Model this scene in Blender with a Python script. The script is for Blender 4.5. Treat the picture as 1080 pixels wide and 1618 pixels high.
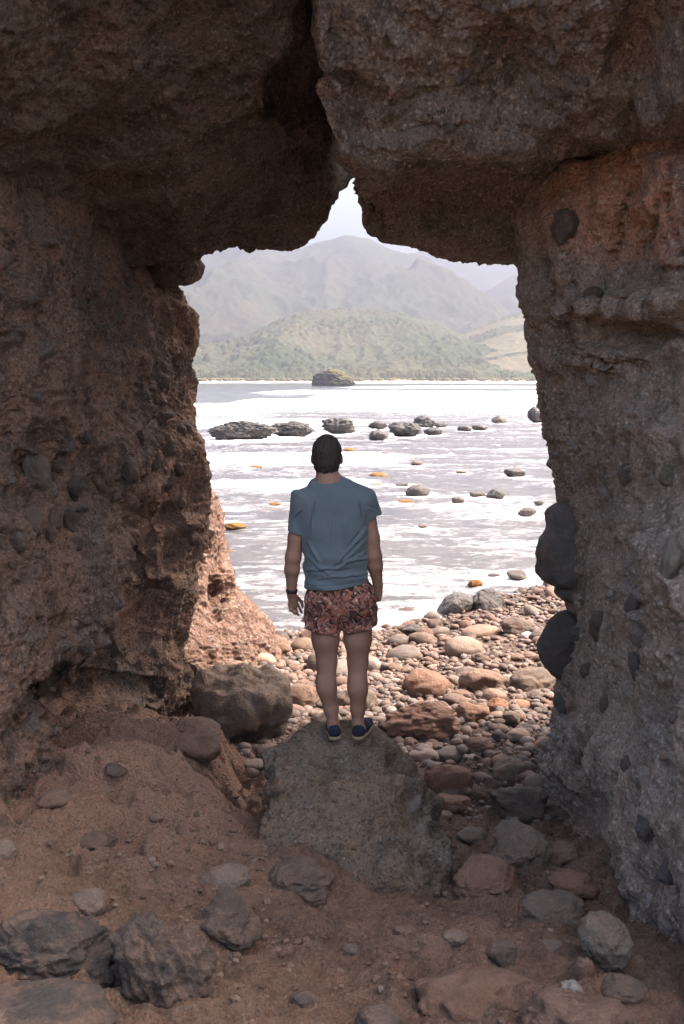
import bpy, bmesh, math, random
import numpy as np
from mathutils import Vector, Matrix, Euler

# ------------------------------------------------------------------ camera, world, sun, exposure
scene = bpy.context.scene
for o in list(bpy.data.objects):
    bpy.data.objects.remove(o)
COL = scene.collection
ZC = 3.7                       # eye height above the sea
LENS, FPX = 35.0, 35.0 / 36.0 * 1618.0
PITCH = math.atan(209.0 / FPX)
cam_d = bpy.data.cameras.new('camera'); cam = bpy.data.objects.new('camera', cam_d); COL.objects.link(cam)
cam_d.lens = LENS; cam_d.sensor_fit = 'VERTICAL'; cam_d.sensor_height = 36.0; cam_d.sensor_width = 24.0
cam_d.clip_start = 0.05; cam_d.clip_end = 30000
cam.location = (0, 0, ZC); cam.rotation_euler = (math.pi / 2 - PITCH, 0, 0)
scene.camera = cam

SUN_EL, SUN_AZ = math.radians(55), math.radians(78)     # azimuth measured from +Y (ahead) towards +X (right)
sd = Vector((math.cos(SUN_EL) * math.sin(SUN_AZ), math.cos(SUN_EL) * math.cos(SUN_AZ), math.sin(SUN_EL)))
world = bpy.data.worlds.new('World'); scene.world = world; world.use_nodes = True
wn = world.node_tree.nodes; wl = world.node_tree.links
sky = wn.new('ShaderNodeTexSky'); sky.sky_type = 'NISHITA'; sky.sun_disc = False
sky.sun_elevation = SUN_EL; sky.sun_rotation = SUN_AZ
sky.air_density = 1.0; sky.dust_density = 8.0; sky.ozone_density = 0.6
bg = wn['Background']; bg.inputs['Strength'].default_value = 0.15
wl.new(sky.outputs[0], bg.inputs['Color'])
sun_d = bpy.data.lights.new('sun', 'SUN'); sun = bpy.data.objects.new('sun', sun_d); COL.objects.link(sun)
sun_d.energy = 2.0; sun_d.angle = math.radians(0.6); sun_d.color = (1.0, 0.93, 0.85)
sun.rotation_euler = (-sd).to_track_quat('-Z', 'Y').to_euler()
sun.location = (20, 20, 60)
vs = scene.view_settings
vs.view_transform = 'Standard'; vs.look = 'None'; vs.gamma = 1.0; vs.use_curve_mapping = False
vs.exposure = 2.55
scene.cycles.use_denoising = True
scene.cycles.max_bounces = 6; scene.cycles.diffuse_bounces = 4; scene.cycles.glossy_bounces = 2; scene.cycles.volume_bounces = 0

# ------------------------------------------------------------------ numeric helpers
rng = np.random.default_rng(7)
random.seed(11)
CT, ST = math.cos(PITCH), math.sin(PITCH)

def P(u, v, Y):
    """point seen at photo pixel (u, v) at distance Y ahead"""
    x = (u - 540.0) / FPX; y = (809.0 - v) / FPX
    t = Y / (y * ST + CT)
    return np.array((x * t, Y, ZC + (y * CT - ST) * t))

def proj(V):
    d = V - np.array((0, 0, ZC))
    dep = d[:, 1] * CT - d[:, 2] * ST
    yy = d[:, 1] * ST + d[:, 2] * CT
    dep = np.where(np.abs(dep) < 1e-6, 1e-6, dep)
    return 540 + FPX * d[:, 0] / dep, 809 - FPX * yy / dep, dep

def sstep(a, b, x):
    t = np.clip((x - a) / (b - a), 0, 1); return t * t * (3 - 2 * t)

def _h(ix, iy, iz, seed):
    with np.errstate(over='ignore'):
        n = (ix.astype(np.uint32) * np.uint32(374761393) + iy.astype(np.uint32) * np.uint32(668265263)
             + iz.astype(np.uint32) * np.uint32(2147483647 - 1274126177) + np.uint32((seed * 974711 + 1013) & 0xffffffff))
        n = (n ^ (n >> np.uint32(13))) * np.uint32(1274126177)
        n = (n ^ (n >> np.uint32(16))) * np.uint32(2246822519)
        return n ^ (n >> np.uint32(13))

def vnoise(p, seed=0):
    p = np.asarray(p, dtype=np.float32); f = np.floor(p); i = f.astype(np.int64); w = p - f
    w = w * w * w * (w * (w * 6 - 15) + 10)
    out = 0
    for dx in (0, 1):
        wx = w[:, 0] if dx else 1 - w[:, 0]
        for dy in (0, 1):
            wy = w[:, 1] if dy else 1 - w[:, 1]
            for dz in (0, 1):
                wz = w[:, 2] if dz else 1 - w[:, 2]
                out = out + wx * wy * wz * (_h(i[:, 0] + dx, i[:, 1] + dy, i[:, 2] + dz, seed).astype(np.float32) * (2.0 / 4294967295.0) - 1)
    return out

ROT = np.array(Euler((0.7, 0.4, 1.1)).to_matrix(), dtype=np.float32)
def fbm(p, oct=4, seed=0, gain=0.5, lac=2.03, ridged=False):
    p = np.asarray(p, dtype=np.float32); a = 1.0; s = 0; tot = 0
    for k in range(oct):
        n = vnoise(p, seed + k * 17)
        if ridged: n = 1 - 2 * np.abs(n)
        s = s + a * n; tot += a
        a *= gain; p = (p @ ROT.T) * lac + 3.7
    return s / tot

def worley(p, seed=0, jit=0.9):
    """F1, F2 and a random number per nearest cell"""
    p = np.asarray(p, dtype=np.float32); i = np.floor(p).astype(np.int64)
    f1 = np.full(len(p), 9., np.float32); f2 = f1.copy(); r = np.zeros(len(p), np.float32)
    for dx in (-1, 0, 1):
        for dy in (-1, 0, 1):
            for dz in (-1, 0, 1):
                c = (i[:, 0] + dx, i[:, 1] + dy, i[:, 2] + dz)
                h = _h(*c, seed)
                ox = (h & np.uint32(1023)).astype(np.float32) / 1023; oy = ((h >> np.uint32(10)) & np.uint32(1023)).astype(np.float32) / 1023
                oz = ((h >> np.uint32(20)) & np.uint32(1023)).astype(np.float32) / 1023
                d = np.sqrt((c[0] + .5 + (ox - .5) * jit - p[:, 0]) ** 2 + (c[1] + .5 + (oy - .5) * jit - p[:, 1]) ** 2
                            + (c[2] + .5 + (oz - .5) * jit - p[:, 2]) ** 2)
                rr = ((h * np.uint32(2654435761)) >> np.uint32(8)).astype(np.float32) / 16777215.0
                m = d < f1
                f2 = np.where(m, f1, np.minimum(f2, d)); r = np.where(m, rr, r); f1 = np.where(m, d, f1)
    return f1, f2, r

def vnormals(V, F):
    if F.shape[1] == 4:
        n = np.cross(V[F[:, 2]] - V[F[:, 0]], V[F[:, 3]] - V[F[:, 1]])
    else:
        n = np.cross(V[F[:, 1]] - V[F[:, 0]], V[F[:, 2]] - V[F[:, 0]])
    N = np.zeros_like(V)
    for c in range(3):
        for k in range(F.shape[1]):
            N[:, c] += np.bincount(F[:, k], weights=n[:, c], minlength=len(V))
    l = np.linalg.norm(N, axis=1, keepdims=True); l[l == 0] = 1
    return N / l

def tag(o, label=None, cat=None, group=None, kind=None):
    if label: o['label'] = label
    if cat: o['category'] = cat
    if group: o['group'] = group
    if kind: o['kind'] = kind
    return o

def mesh_data(name, V, F, mat=None, attrs=None, smooth=True):
    me = bpy.data.meshes.new(name)
    V = np.ascontiguousarray(V, dtype=np.float32); F = np.ascontiguousarray(F, dtype=np.int32)
    me.vertices.add(len(V)); me.vertices.foreach_set('co', V.ravel())
    k = F.shape[1]
    me.loops.add(F.size); me.loops.foreach_set('vertex_index', F.ravel())
    me.polygons.add(len(F)); me.polygons.foreach_set('loop_start', np.arange(0, F.size, k, dtype=np.int32))
    me.polygons.foreach_set('use_smooth', np.full(len(F), smooth, dtype=bool))
    me.update(calc_edges=True); me.validate()
    for an, arr in (attrs or {}).items():
        a = me.attributes.new(an, 'FLOAT', 'POINT'); a.data.foreach_set('value', np.ascontiguousarray(arr, dtype=np.float32))
    if mat: me.materials.append(mat)
    return me

def mk(name, V, F, mat=None, parent=None, attrs=None, smooth=True):
    o = bpy.data.objects.new(name, mesh_data(name, V, F, mat, attrs, smooth)); COL.objects.link(o)
    if parent: o.parent = parent
    return o

def grid_faces(n, m, closed=False):
    i = np.arange(n - 1)[:, None]; mm = m if closed else m - 1
    j = np.arange(mm)[None, :]; j2 = (j + 1) % m
    return np.stack([i * m + j + 0 * j2, (i + 1) * m + j, (i + 1) * m + j2, i * m + j2 + 0 * j], axis=-1).reshape(-1, 4)

def catmull(Pt, counts, closed=False, c=0.45):
    n = len(Pt); out = []
    spans = n if closed else n - 1
    for s in range(spans):
        if closed: p0, p1, p2, p3 = Pt[(s - 1) % n], Pt[s], Pt[(s + 1) % n], Pt[(s + 2) % n]
        else: p0, p1, p2, p3 = Pt[max(s - 1, 0)], Pt[s], Pt[s + 1], Pt[min(s + 2, n - 1)]
        m1 = (p2 - p0) * c; m2 = (p3 - p1) * c
        k = counts[s] if hasattr(counts, '__len__') else counts
        for t in np.arange(k) / k:
            t2, t3 = t * t, t * t * t
            out.append((2 * t3 - 3 * t2 + 1) * p1 + (t3 - 2 * t2 + t) * m1 + (-2 * t3 + 3 * t2) * p2 + (t3 - t2) * m2)
    if not closed: out.append(Pt[-1])
    return np.array(out)

def loft(G, rc, cc, closed=True, flip=False):
    """bicubic surface through the control grid G (rows, columns, 3)"""
    A = catmull(np.asarray(G, float), rc)
    B = catmull(A.transpose(1, 0, 2), cc, closed).transpose(1, 0, 2)
    n, m = B.shape[:2]
    F = grid_faces(n, m, closed)
    if flip: F = F[:, ::-1]
    return B.reshape(-1, 3), F

_ico = {}
def ico(sub):
    if sub not in _ico:
        bm = bmesh.new(); bmesh.ops.create_icosphere(bm, subdivisions=sub, radius=1.0)
        V = np.array([v.co[:] for v in bm.verts]); V /= np.linalg.norm(V, axis=1, keepdims=True)
        F = np.array([[v.index for v in f.verts] for f in bm.faces]); bm.free(); _ico[sub] = (V, F)
    return _ico[sub]

def rock_shape(seed, sub=4, nplanes=9, sharp=14., round_=0.35, amp=0.06, fine=0.02, flat=None, pits=0.0, crag=0.0, strata=0.0):
    """a boulder: a ball cut by random planes (soft edges), then roughened; unit half-extents"""
    r = np.random.default_rng(seed)
    D, F = ico(sub)
    n = r.normal(size=(nplanes, 3)); n /= np.linalg.norm(n, axis=1, keepdims=True)
    d = r.uniform(0.55, 0.95, nplanes)
    if flat is not None:
        n = np.vstack([n, [flat]]); d = np.append(d, 0.5); n[-1] /= np.linalg.norm(n[-1])
    q = np.maximum(D @ n.T, 1e-3) / d                       # 1/r of each plane
    inv = (np.sum(q ** sharp, axis=1) + 1.0) ** (1 / sharp)
    R = (1 - round_) / inv + round_ * 0.8
    V = D * R[:, None]
    off = r.uniform(-50, 50, 3)
    N = vnormals(V, F)
    disp = amp * fbm(V * 1.7 + off, 3, seed) + 0.6 * amp * fbm(V * 4 + off, 3, seed + 5, ridged=True)
    if fine: disp += fine * fbm(V * 11 + off, 3, seed + 9)
    if crag:
        t = 3.2 * fbm(V * 1.5 + off, 4, seed + 21); disp += crag * (t - .95 * np.sin(2 * np.pi * t) / (2 * np.pi)) / 3.2
        disp += crag * .35 * fbm(V * 3.5 + off, 4, seed + 23, ridged=True)
    if strata:
        ax = r.normal(size=3) * (.4, .4, 1) + (0, 0, .8); ax /= np.linalg.norm(ax)
        t = (V @ ax) * 5 + .8 * fbm(V * 1.2 + off, 3, seed + 25); disp += strata * (np.abs((t % 1) - .5) * 2 - .5) * (.6 + .4 * vnoise(V * 2 + off, 7))
    if pits:
        f1, f2, rr = worley(V * 5 + off, seed)
        disp += pits * (np.sqrt(np.maximum(0, .45 - f1)) * np.where(rr > .6, 1, -.8))
    V = V + N * disp[:, None]
    lo, hi = V.min(0), V.max(0)
    return (V - (lo + hi) / 2) / ((hi - lo) / 2), F

# ------------------------------------------------------------------ materials
def nodes_of(name):
    m = bpy.data.materials.new(name); m.use_nodes = True
    nt = m.node_tree
    return m, nt, nt.nodes['Principled BSDF']

class NB:
    """small helper to write node trees"""
    def __init__(s, name):
        s.m, s.nt, s.b = nodes_of(name); s.pos = s.n('ShaderNodeNewGeometry').outputs['Position']
    def n(s, t): return s.nt.nodes.new(t)
    def l(s, a, b): s.nt.links.new(a, b)
    def setin(s, node, key, val):
        if hasattr(val, 'is_output'): s.l(val, node.inputs[key])
        else: node.inputs[key].default_value = val
    def noise(s, scale, detail=4, rough=.55, vec=None, dist=0.0):
        t = s.n('ShaderNodeTexNoise'); s.l(vec or s.pos, t.inputs['Vector'])
        t.inputs['Scale'].default_value = scale; t.inputs['Detail'].default_value = detail
        t.inputs['Roughness'].default_value = rough; t.inputs['Distortion'].default_value = dist
        return t.outputs['Fac']
    def voro(s, scale, vec=None, out='Distance', feature='F1', rand=1.0):
        t = s.n('ShaderNodeTexVoronoi'); t.feature = feature; s.l(vec or s.pos, t.inputs['Vector'])
        t.inputs['Scale'].default_value = scale; t.inputs['Randomness'].default_value = rand
        return t.outputs[out]
    def mapv(s, scale, vec=None):
        t = s.n('ShaderNodeMapping'); s.l(vec or s.pos, t.inputs['Vector']); t.inputs['Scale'].default_value = scale
        return t.outputs[0]
    def ramp(s, fac, stops):
        t = s.n('ShaderNodeValToRGB'); s.l(fac, t.inputs[0]); e = t.color_ramp.elements
        while len(e) < len(stops): e.new(0.5)
        for k, (p, c) in enumerate(stops):
            e[k].position = p; e[k].color = (c, c, c, 1) if not hasattr(c, '__len__') else tuple(c) + (1,)
        return t.outputs[0]
    def mix(s, fac, a, b, mode='MIX'):
        t = s.n('ShaderNodeMix'); t.data_type = 'RGBA'; t.blend_type = mode
        for k, val in ((0, fac), (6, a), (7, b)):
            if hasattr(val, 'is_output'): s.l(val, t.inputs[k])
            elif k == 0: t.inputs[0].default_value = val
            else: t.inputs[k].default_value = tuple(val) + (1,) if len(val) == 3 else val
        return t.outputs[2]
    def math(s, op, a, b=0.0, clamp=False):
        t = s.n('ShaderNodeMath'); t.operation = op; t.use_clamp = clamp
        s.setin(t, 0, a); s.setin(t, 1, b); return t.outputs[0]
    def attr(s, name):
        t = s.n('ShaderNodeAttribute'); t.attribute_name = name; return t.outputs['Fac']
    def bump(s, h, dist, strength=1.0, normal=None):
        t = s.n('ShaderNodeBump'); s.l(h, t.inputs['Height']); t.inputs['Distance'].default_value = dist
        t.inputs['Strength'].default_value = strength
        if normal: s.l(normal, t.inputs['Normal'])
        return t.outputs[0]
    def done(s, color, rough=.9, normal=None, spec=.25):
        s.setin(s.b, 'Base Color', tuple(color) + (1,) if isinstance(color, tuple) else color)
        s.setin(s.b, 'Roughness', rough); s.b.inputs['Specular IOR Level'].default_value = spec
        if normal: s.l(normal, s.b.inputs['Normal'])
        return s.m

def rock_material(name, base, alt, grey, dark, clast=(.17, .145, .125), grain=60, bump=.012, streak=None, greyamt=(.50, .66), rust=(.36, .17, .10), fc=(.35, 1.65)):
    b = NB(name)
    c = b.mix(b.ramp(b.noise(1.1, 4, .65), [(.38, 0.), (.64, 1.)]), base, alt)
    c = b.mix(b.ramp(b.noise(2.3, 5, .7, dist=.4), [(greyamt[0], 0.), (greyamt[1], .85)]), c, grey)
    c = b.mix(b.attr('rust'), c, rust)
    vec = b.mapv(streak) if streak else b.pos
    c = b.mix(b.ramp(b.noise(3.2, 6, .75, vec), [(.50, 0.), (.66, .85)]), c, dark)
    # grains and small clasts of other colours
    gv = b.voro(grain, out='Color')
    sep = b.n('ShaderNodeSeparateColor'); b.l(gv, sep.inputs[0])
    c = b.mix(b.ramp(sep.outputs[0], [(.80, 0.), (.95, .6)]), c, (min(.6, grey[0] * 1.7), min(.6, grey[1] * 1.65), min(.6, grey[2] * 1.6)))
    c = b.mix(b.ramp(sep.outputs[1], [(.70, 0.), (.95, .6)]), c, dark)
    c = b.mix(b.math('MULTIPLY', b.attr('clast'), .8), c, clast)
    c = b.mix(b.attr('vein'), c, (.52, .47, .42))
    fine = b.noise(grain * 1.3, 4, .85)
    c = b.mix(1.0, c, b.ramp(fine, [(.28, fc[0]), (.72, fc[1])]), 'MULTIPLY')
    h = b.math('ADD', b.math('MULTIPLY', b.noise(15, 7, .78), 2.4), b.math('MULTIPLY', b.voro(grain * .7), -.5))
    return b.done(c, .92, b.bump(h, bump * 2.6, 1.0), .15)

M = {}
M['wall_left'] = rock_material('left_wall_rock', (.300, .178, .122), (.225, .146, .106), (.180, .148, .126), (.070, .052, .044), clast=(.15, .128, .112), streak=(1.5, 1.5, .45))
M['wall_right'] = rock_material('right_wall_rock', (.405, .300, .228), (.335, .255, .196), (.36, .305, .258), (.175, .135, .106), clast=(.31, .273, .24), bump=.009, streak=(1.5, 1.5, .45), rust=(.56, .295, .19), fc=(.45, 1.5))
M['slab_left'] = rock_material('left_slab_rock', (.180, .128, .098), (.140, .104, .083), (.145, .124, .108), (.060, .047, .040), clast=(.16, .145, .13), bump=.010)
M['slab_right'] = rock_material('right_slab_rock', (.300, .235, .185), (.245, .196, .158), (.300, .270, .240), (.095, .078, .066), clast=(.25, .235, .22), bump=.010)
M['outcrop'] = rock_material('outcrop_rock', (.36, .220, .165), (.31, .185, .140), (.30, .235, .20), (.15, .088, .066), clast=(.32, .26, .23), grain=26, bump=.02, greyamt=(.6, .8))
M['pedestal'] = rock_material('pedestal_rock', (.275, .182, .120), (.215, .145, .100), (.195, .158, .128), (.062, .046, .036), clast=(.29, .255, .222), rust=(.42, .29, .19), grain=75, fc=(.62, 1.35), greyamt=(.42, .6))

def stone_material(name, rough=.8, spec=.3, grain=45., contrast=(.55, 1.35), dust=(.27, .165, .115), bumpd=.06):
    """boulders and cobbles: the object's own colour, mottled"""
    b = NB(name)
    oi = b.n('ShaderNodeObjectInfo')
    c = oi.outputs['Color']
    c = b.mix(b.ramp(b.noise(5.0, 6, .65), [(.42, 0.), (.68, .55)]), c, b.mix(1.0, c, (.55, .5, .48), 'MULTIPLY'))
    c = b.mix(b.ramp(b.noise(7.0, 6, .65), [(.45, 0.), (.68, .65)]), c, dust)
    c = b.mix(1.0, c, b.ramp(b.noise(grain * 2, 6, .75), [(.25, contrast[0]), (.75, contrast[1])]), 'MULTIPLY')
    h = b.noise(14, 7, .76)
    return b.done(c, rough, b.bump(h, bumpd, 1.0), spec)
M['stone'] = stone_material('boulder_stone')
M['cobble'] = stone_material('cobble_stone', .75, .3, 60, (.6, 1.3), bumpd=.025)
M['wet'] = stone_material('wet_sea_stone', .45, .5, 20, dust=(.055, .042, .034))

def pebble_material():
    b = NB('pebble_stone')
    c = b.ramp(b.attr('tint'), [(0., (0.082, 0.057, 0.047)), (.25, (0.172, 0.113, 0.086)), (.45, (0.127, 0.102, 0.090)), (.62, (0.221, 0.135, 0.098)), (.8, (0.180, 0.148, 0.127)), (.93, (0.139, 0.070, 0.045)), (1., (0.312, 0.254, 0.221))])
    c = b.mix(1.0, c, b.ramp(b.noise(70, 5, .7), [(.3, .7), (.75, 1.25)]), 'MULTIPLY')
    return b.done(c, .78, b.bump(b.noise(90, 5, .7), .006), .3)
M['pebble'] = pebble_material()

def dirt_material():
    b = NB('red_dirt')
    c = b.mix(b.ramp(b.noise(.9, 5, .6), [(.36, 0.), (.62, 1.)]), (.350, .205, .138), (.270, .165, .115))
    c = b.mix(b.ramp(b.noise(2.6, 7, .75, dist=.6), [(.47, 0.), (.64, .9)]), c, (.145, .102, .076))
    c = b.mix(b.ramp(b.noise(4.5, 6, .7), [(.56, 0.), (.74, .6)]), c, (.38, .235, .16))
    c = b.mix(b.math('MULTIPLY', b.attr('shelf'), .75), c, (.44, .255, .172))
    # the shingle below the cave mouth
    peb = b.voro(22, out='Color'); sp = b.n('ShaderNodeSeparateColor'); b.l(peb, sp.inputs[0])
    pc = b.ramp(sp.outputs[0], [(0., (.10, .066, .052)), (.4, (.19, .12, .09)), (.7, (.15, .115, .10)), (1., (.28, .20, .16))])
    c = b.mix(b.attr('beach'), c, pc)
    c = b.mix(b.math('MULTIPLY', b.attr('wet'), .6), c, (.05, .038, .032))
    gr = b.voro(95, out='Color'); sg = b.n('ShaderNodeSeparateColor'); b.l(gr, sg.inputs[0])
    c = b.mix(b.ramp(sg.outputs[0], [(.82, 0.), (.96, .6)]), c, (.26, .21, .175))
    c = b.mix(b.ramp(sg.outputs[1], [(.82, 0.), (.97, .4)]), c, (.09, .060, .044))
    fine = b.noise(100, 4, .8)
    c = b.mix(1.0, c, b.ramp(fine, [(.28, .6), (.72, 1.38)]), 'MULTIPLY')
    h = b.math('ADD', b.math('MULTIPLY', b.noise(8, 8, .76), 4.0), b.math('MULTIPLY', b.voro(55), -.6))
    return b.done(c, .95, b.bump(h, .040, 1.0), .12)
M['dirt'] = dirt_material()

def plain(name, col, rough=.8, spec=.3, bump=None, var=None):
    b = NB(name)
    c = col
    if var:
        c = b.mix(b.ramp(b.noise(var[0], 5, .6), [(.35, 0.), (.65, 1.)]), col, var[1])
    nm = b.bump(b.noise(bump[0], 5, .7), bump[1]) if bump else None
    return b.done(c, rough, nm, spec)

# ------------------------------------------------------------------ the ground (one sheet)
GY = [(-40, -1.6), (0, -1.78), (2, -2.08), (3.3, -2.36), (4.8, -2.68), (6, -2.86), (7.9, -3.02), (11, -3.36), (14.2, -3.70), (20, -4.4), (45, -6)]
def gsmooth(x, y):
    x = np.asarray(x, float); y = np.asarray(y, float)
    ye = y - np.clip(x - .7, 0, 12) * 1.15 * sstep(8.5, 14, y)
    z = np.interp(ye, [a for a, _ in GY], [b for _, b in GY])
    # the eroded shelf along the left wall
    e0 = np.interp(y, [2.0, 4.0, 5.2, 6.2, 7.2], [-1.9, -1.75, -1.5, -1.02, -.98])
    e1 = np.interp(y, [2.0, 4.0, 5.2, 6.2, 7.2], [.4, .3, -.2, -.62, -.68])
    top = np.interp(y, [2.0, 3.5, 4.4, 5.3, 6.0, 6.8, 7.2], [.12, .24, .46, .64, .54, .40, .30])
    z = z + top * sstep(0, 1, (e1 - x) / (e1 - e0)) * (1 - sstep(7.0, 7.5, y))
    # dirt banked against the pedestal boulder, and the rise of the right side of the floor
    z = z + .20 * np.exp(-(((x + .22) / .42) ** 2 + ((y - 4.88) / .36) ** 2))
    z = z + .12 * np.exp(-(((x - .75) / .5) ** 2 + ((y - 3.7) / .6) ** 2))
    z = z + np.clip(x - 3, 0, 12) * .12 * (1 - sstep(14, 18, y))
    return z + ZC
def ground_z(x, y):
    x = np.atleast_1d(np.asarray(x, float)); y = np.atleast_1d(np.asarray(y, float))
    p = np.stack([x, y, 0 * x], 1)
    amp = .35 + .65 * (1 - sstep(7, 10, y))
    z = gsmooth(x, y) + amp * (.075 * fbm(p * 1.3 + 5, 4, 3) + .070 * fbm(p * 2.7 + 9, 4, 4, ridged=True) + .050 * fbm(p * 8, 4, 6, ridged=True) + .014 * fbm(p * 30, 3, 8))
    t = 2.2 * fbm(p * 1.1 + 41, 4, 35); z = z + .10 * (1 - sstep(6.5, 8.5, y)) * (t - .9 * np.sin(2 * np.pi * t) / (2 * np.pi)) / 2.2
    # rills and scarps on the shelf
    m = sstep(-.2, -1.1, x) * (1 - sstep(7, 7.6, y)) * sstep(3.6, 4.6, y)
    t = fbm(p * np.array((1.6, 2.6, 1)) + 21, 3, 31)
    z = z + m * (.13 * (sstep(.0, .07, t) - .5) + .07 * (sstep(-.30, -.25, t) - .5) + .06 * (sstep(.25, .30, t) - .5))
    return z
def hit(u, v, lift=0.0, fn=None):
    """where the line of sight through (u, v) meets the ground (or passes `lift` above it)"""
    Y = np.concatenate([np.arange(2.2, 20, .02), np.arange(20, 45, .2)])
    d = P(u, v, 1.0) - np.array((0, 0, ZC))
    z = ZC + d[2] * Y
    g = np.maximum(ground_z(d[0] * Y, Y), 0.0) + lift
    k = np.argmax(z <= g)
    if z[k] > g[k]: k = len(Y) - 1
    return np.array((d[0] * Y[k], Y[k], z[k] - lift))
def axis(parts):
    return np.concatenate([np.linspace(a, b, n, endpoint=False) for a, b, n in parts] + [[parts[-1][1]]])
gx = axis([(-70, -8, 16), (-8, -2.4, 24), (-2.4, 2.2, 300), (2.2, 6, 90), (6, 70, 20)])
gy = axis([(-40, 0, 20), (0, 2.6, 20), (2.6, 7.6, 360), (7.6, 14, 200), (14, 20, 60), (20, 60, 15)])
GXX, GYY = np.meshgrid(gx, gy)
gV = np.stack([GXX.ravel(), GYY.ravel(), ground_z(GXX.ravel(), GYY.ravel())], 1)
pp = np.stack([GXX.ravel(), GYY.ravel(), 0 * GXX.ravel()], 1)
beach = sstep(6.4, 8.2, gV[:, 1] + .5 * fbm(pp * 1.5, 3, 77) + .5 * np.clip(gV[:, 0], -1, 3))
shelf = sstep(-.1, -.9, gV[:, 0] + .3 * fbm(pp * 1.3, 4, 78)) * sstep(4.0, 4.9, gV[:, 1] + .5 * fbm(pp * 1.1, 3, 79)) * (1 - sstep(7.2, 8, gV[:, 1]))
ground = mk('ground', gV, grid_faces(len(gy), len(gx))[:, ::-1], M['dirt'], attrs={'beach': beach, 'shelf': shelf, 'wet': (1 - sstep(.06, .22, gV[:, 2] + .08 * fbm(pp * 1.2, 3, 80))) * (gV[:, 1] > 9)})
tag(ground, 'reddish brown dirt floor running down to the shingle beach', kind='structure')

# ------------------------------------------------------------------ the sea
def sea_material():
    b = NB('sea_water')
    foam = b.attr('foam')
    p2 = b.mapv((.45, 1.5, 1.0))
    n = b.noise(3.4, 7, .82, p2, .4)
    n2 = b.noise(.35, 6, .65, p2, .6)
    f = b.math('ADD', foam, b.math('ADD', b.math('MULTIPLY', b.math('SUBTRACT', n, .5), 1.8), b.math('MULTIPLY', b.math('SUBTRACT', n2, .5), .8)))
    mask = b.ramp(f, [(.40, 0.), (1.15, 1.)])
    wat = b.mix(b.ramp(b.noise(.5, 4), [(.4, 0.), (.6, 1.)]), (.095, .083, .081), (.070, .065, .067))
    wat = b.mix(b.attr('deep'), wat, (.050, .062, .074))
    col = b.mix(mask, wat, (.80, .78, .77))
    rough = b.math('ADD', .10, b.math('MULTIPLY', mask, .6))
    rip = b.noise(4.5, 7, .72, b.mapv((.7, 1.3, 1.)))
    near = b.bump(rip, .09, 1.0)
    b.b.inputs['IOR'].default_value = 1.333
    return b.done(col, rough, near, .5)
aa = axis([(-6, -.6, 14), (-.6, -.2, 24), (-.2, .26, 230), (.26, .7, 30), (.7, 6, 14)])
dd = np.concatenate([np.geomspace(9.0, 60, 420, endpoint=False), np.geomspace(60, 420, 330, endpoint=False), np.geomspace(420, 1300, 60)])
AA, DD = np.meshgrid(aa, dd)
sx, sy = (AA * DD).ravel(), DD.ravel()
sp = np.stack([sx, sy, 0 * sx], 1)
far = sstep(60, 180, sy)
rdg = fbm(sp * np.array((1.0, 2.4, 1)), 4, 43, ridged=True)
hgt = (1 - far) * (.05 * fbm(sp * np.array((.7, 1.2, 1)), 4, 41) + .055 * rdg) * sstep(12, 17, sy)
hgt += far * .22 * fbm(sp * np.array((.05, .16, 1)), 4, 45, ridged=True)
foam = np.full(len(sx), .155) + .05 * fbm(sp * .25, 3, 49)
wob = fbm(sp * np.array((.018, .004, 1)), 4, 51)
az = AA.ravel()
def breaker(y0, width, h, a0, a1, soft=.03, trail=2.2):
    """one rolling crest with the wash it leaves on this side"""
    global hgt, foam
    yc = y0 + wob * y0 * .16
    m = sstep(a0 - soft, a0 + soft, az) * (1 - sstep(a1 - soft, a1 + soft, az))
    d = (sy - yc) / width
    prof = np.where(d > 0, np.exp(-(d / 1.2) ** 2), np.exp(-(d / .55) ** 2))
    hgt = hgt + h * prof * m * (.75 + .25 * fbm(sp * .12, 3, 53))
    wash = np.where(d > 0, np.exp(-(d / .8) ** 2), np.exp(-np.abs(d) / trail)) * m
    foam = np.maximum(foam, .25 + .80 * wash)
breaker(120, 9, .75, -.6, -.06)
breaker(150, 14, .9, -.10, .10)
breaker(185, 20, 1.0, -.03, .6, trail=2.2)
breaker(128, 10, .4, .02, .6)
breaker(260, 22, .9, -.08, .3)
breaker(480, 40, .9, .0, .5, trail=1.5)
breaker(1120, 60, .8, -.5, .5)
breaker(84, 5, .22, -.4, .02, trail=1.6)
breaker(46, 2.5, .10, -.2, .06, trail=1.3)
breaker(34, 1.6, .07, -.2, .03, trail=1.2)
deep = .6 * sstep(70, 240, sy)
foam = foam + .30 * far * fbm(sp * np.array((.035, .11, 1)), 4, 61) - .10 * far
# wash along the waterline
gz = gsmooth(sx, np.minimum(sy, 44))
shore = np.exp(-np.abs(gz + .05) / .16) * (sy < 24)
foam = np.maximum(foam, .30 + .25 * shore)
# foam streaks in the shallow water
st = fbm(sp * np.array((.22, .9, 1)), 4, 57)
foam = foam + .14 * sstep(.05, .4, st) * (1 - far) * sstep(12, 18, sy)
foam = foam + .11 * (1 - far) * sstep(.30, .75, rdg) * sstep(12, 18, sy)
M['sea'] = sea_material()
sea = mk('sea', np.stack([sx, sy, hgt], 1), grid_faces(len(dd), len(aa))[:, ::-1], M['sea'], attrs={'foam': foam, 'deep': deep})
tag(sea, 'pale foamy sea washing over rocks', kind='structure')

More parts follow.
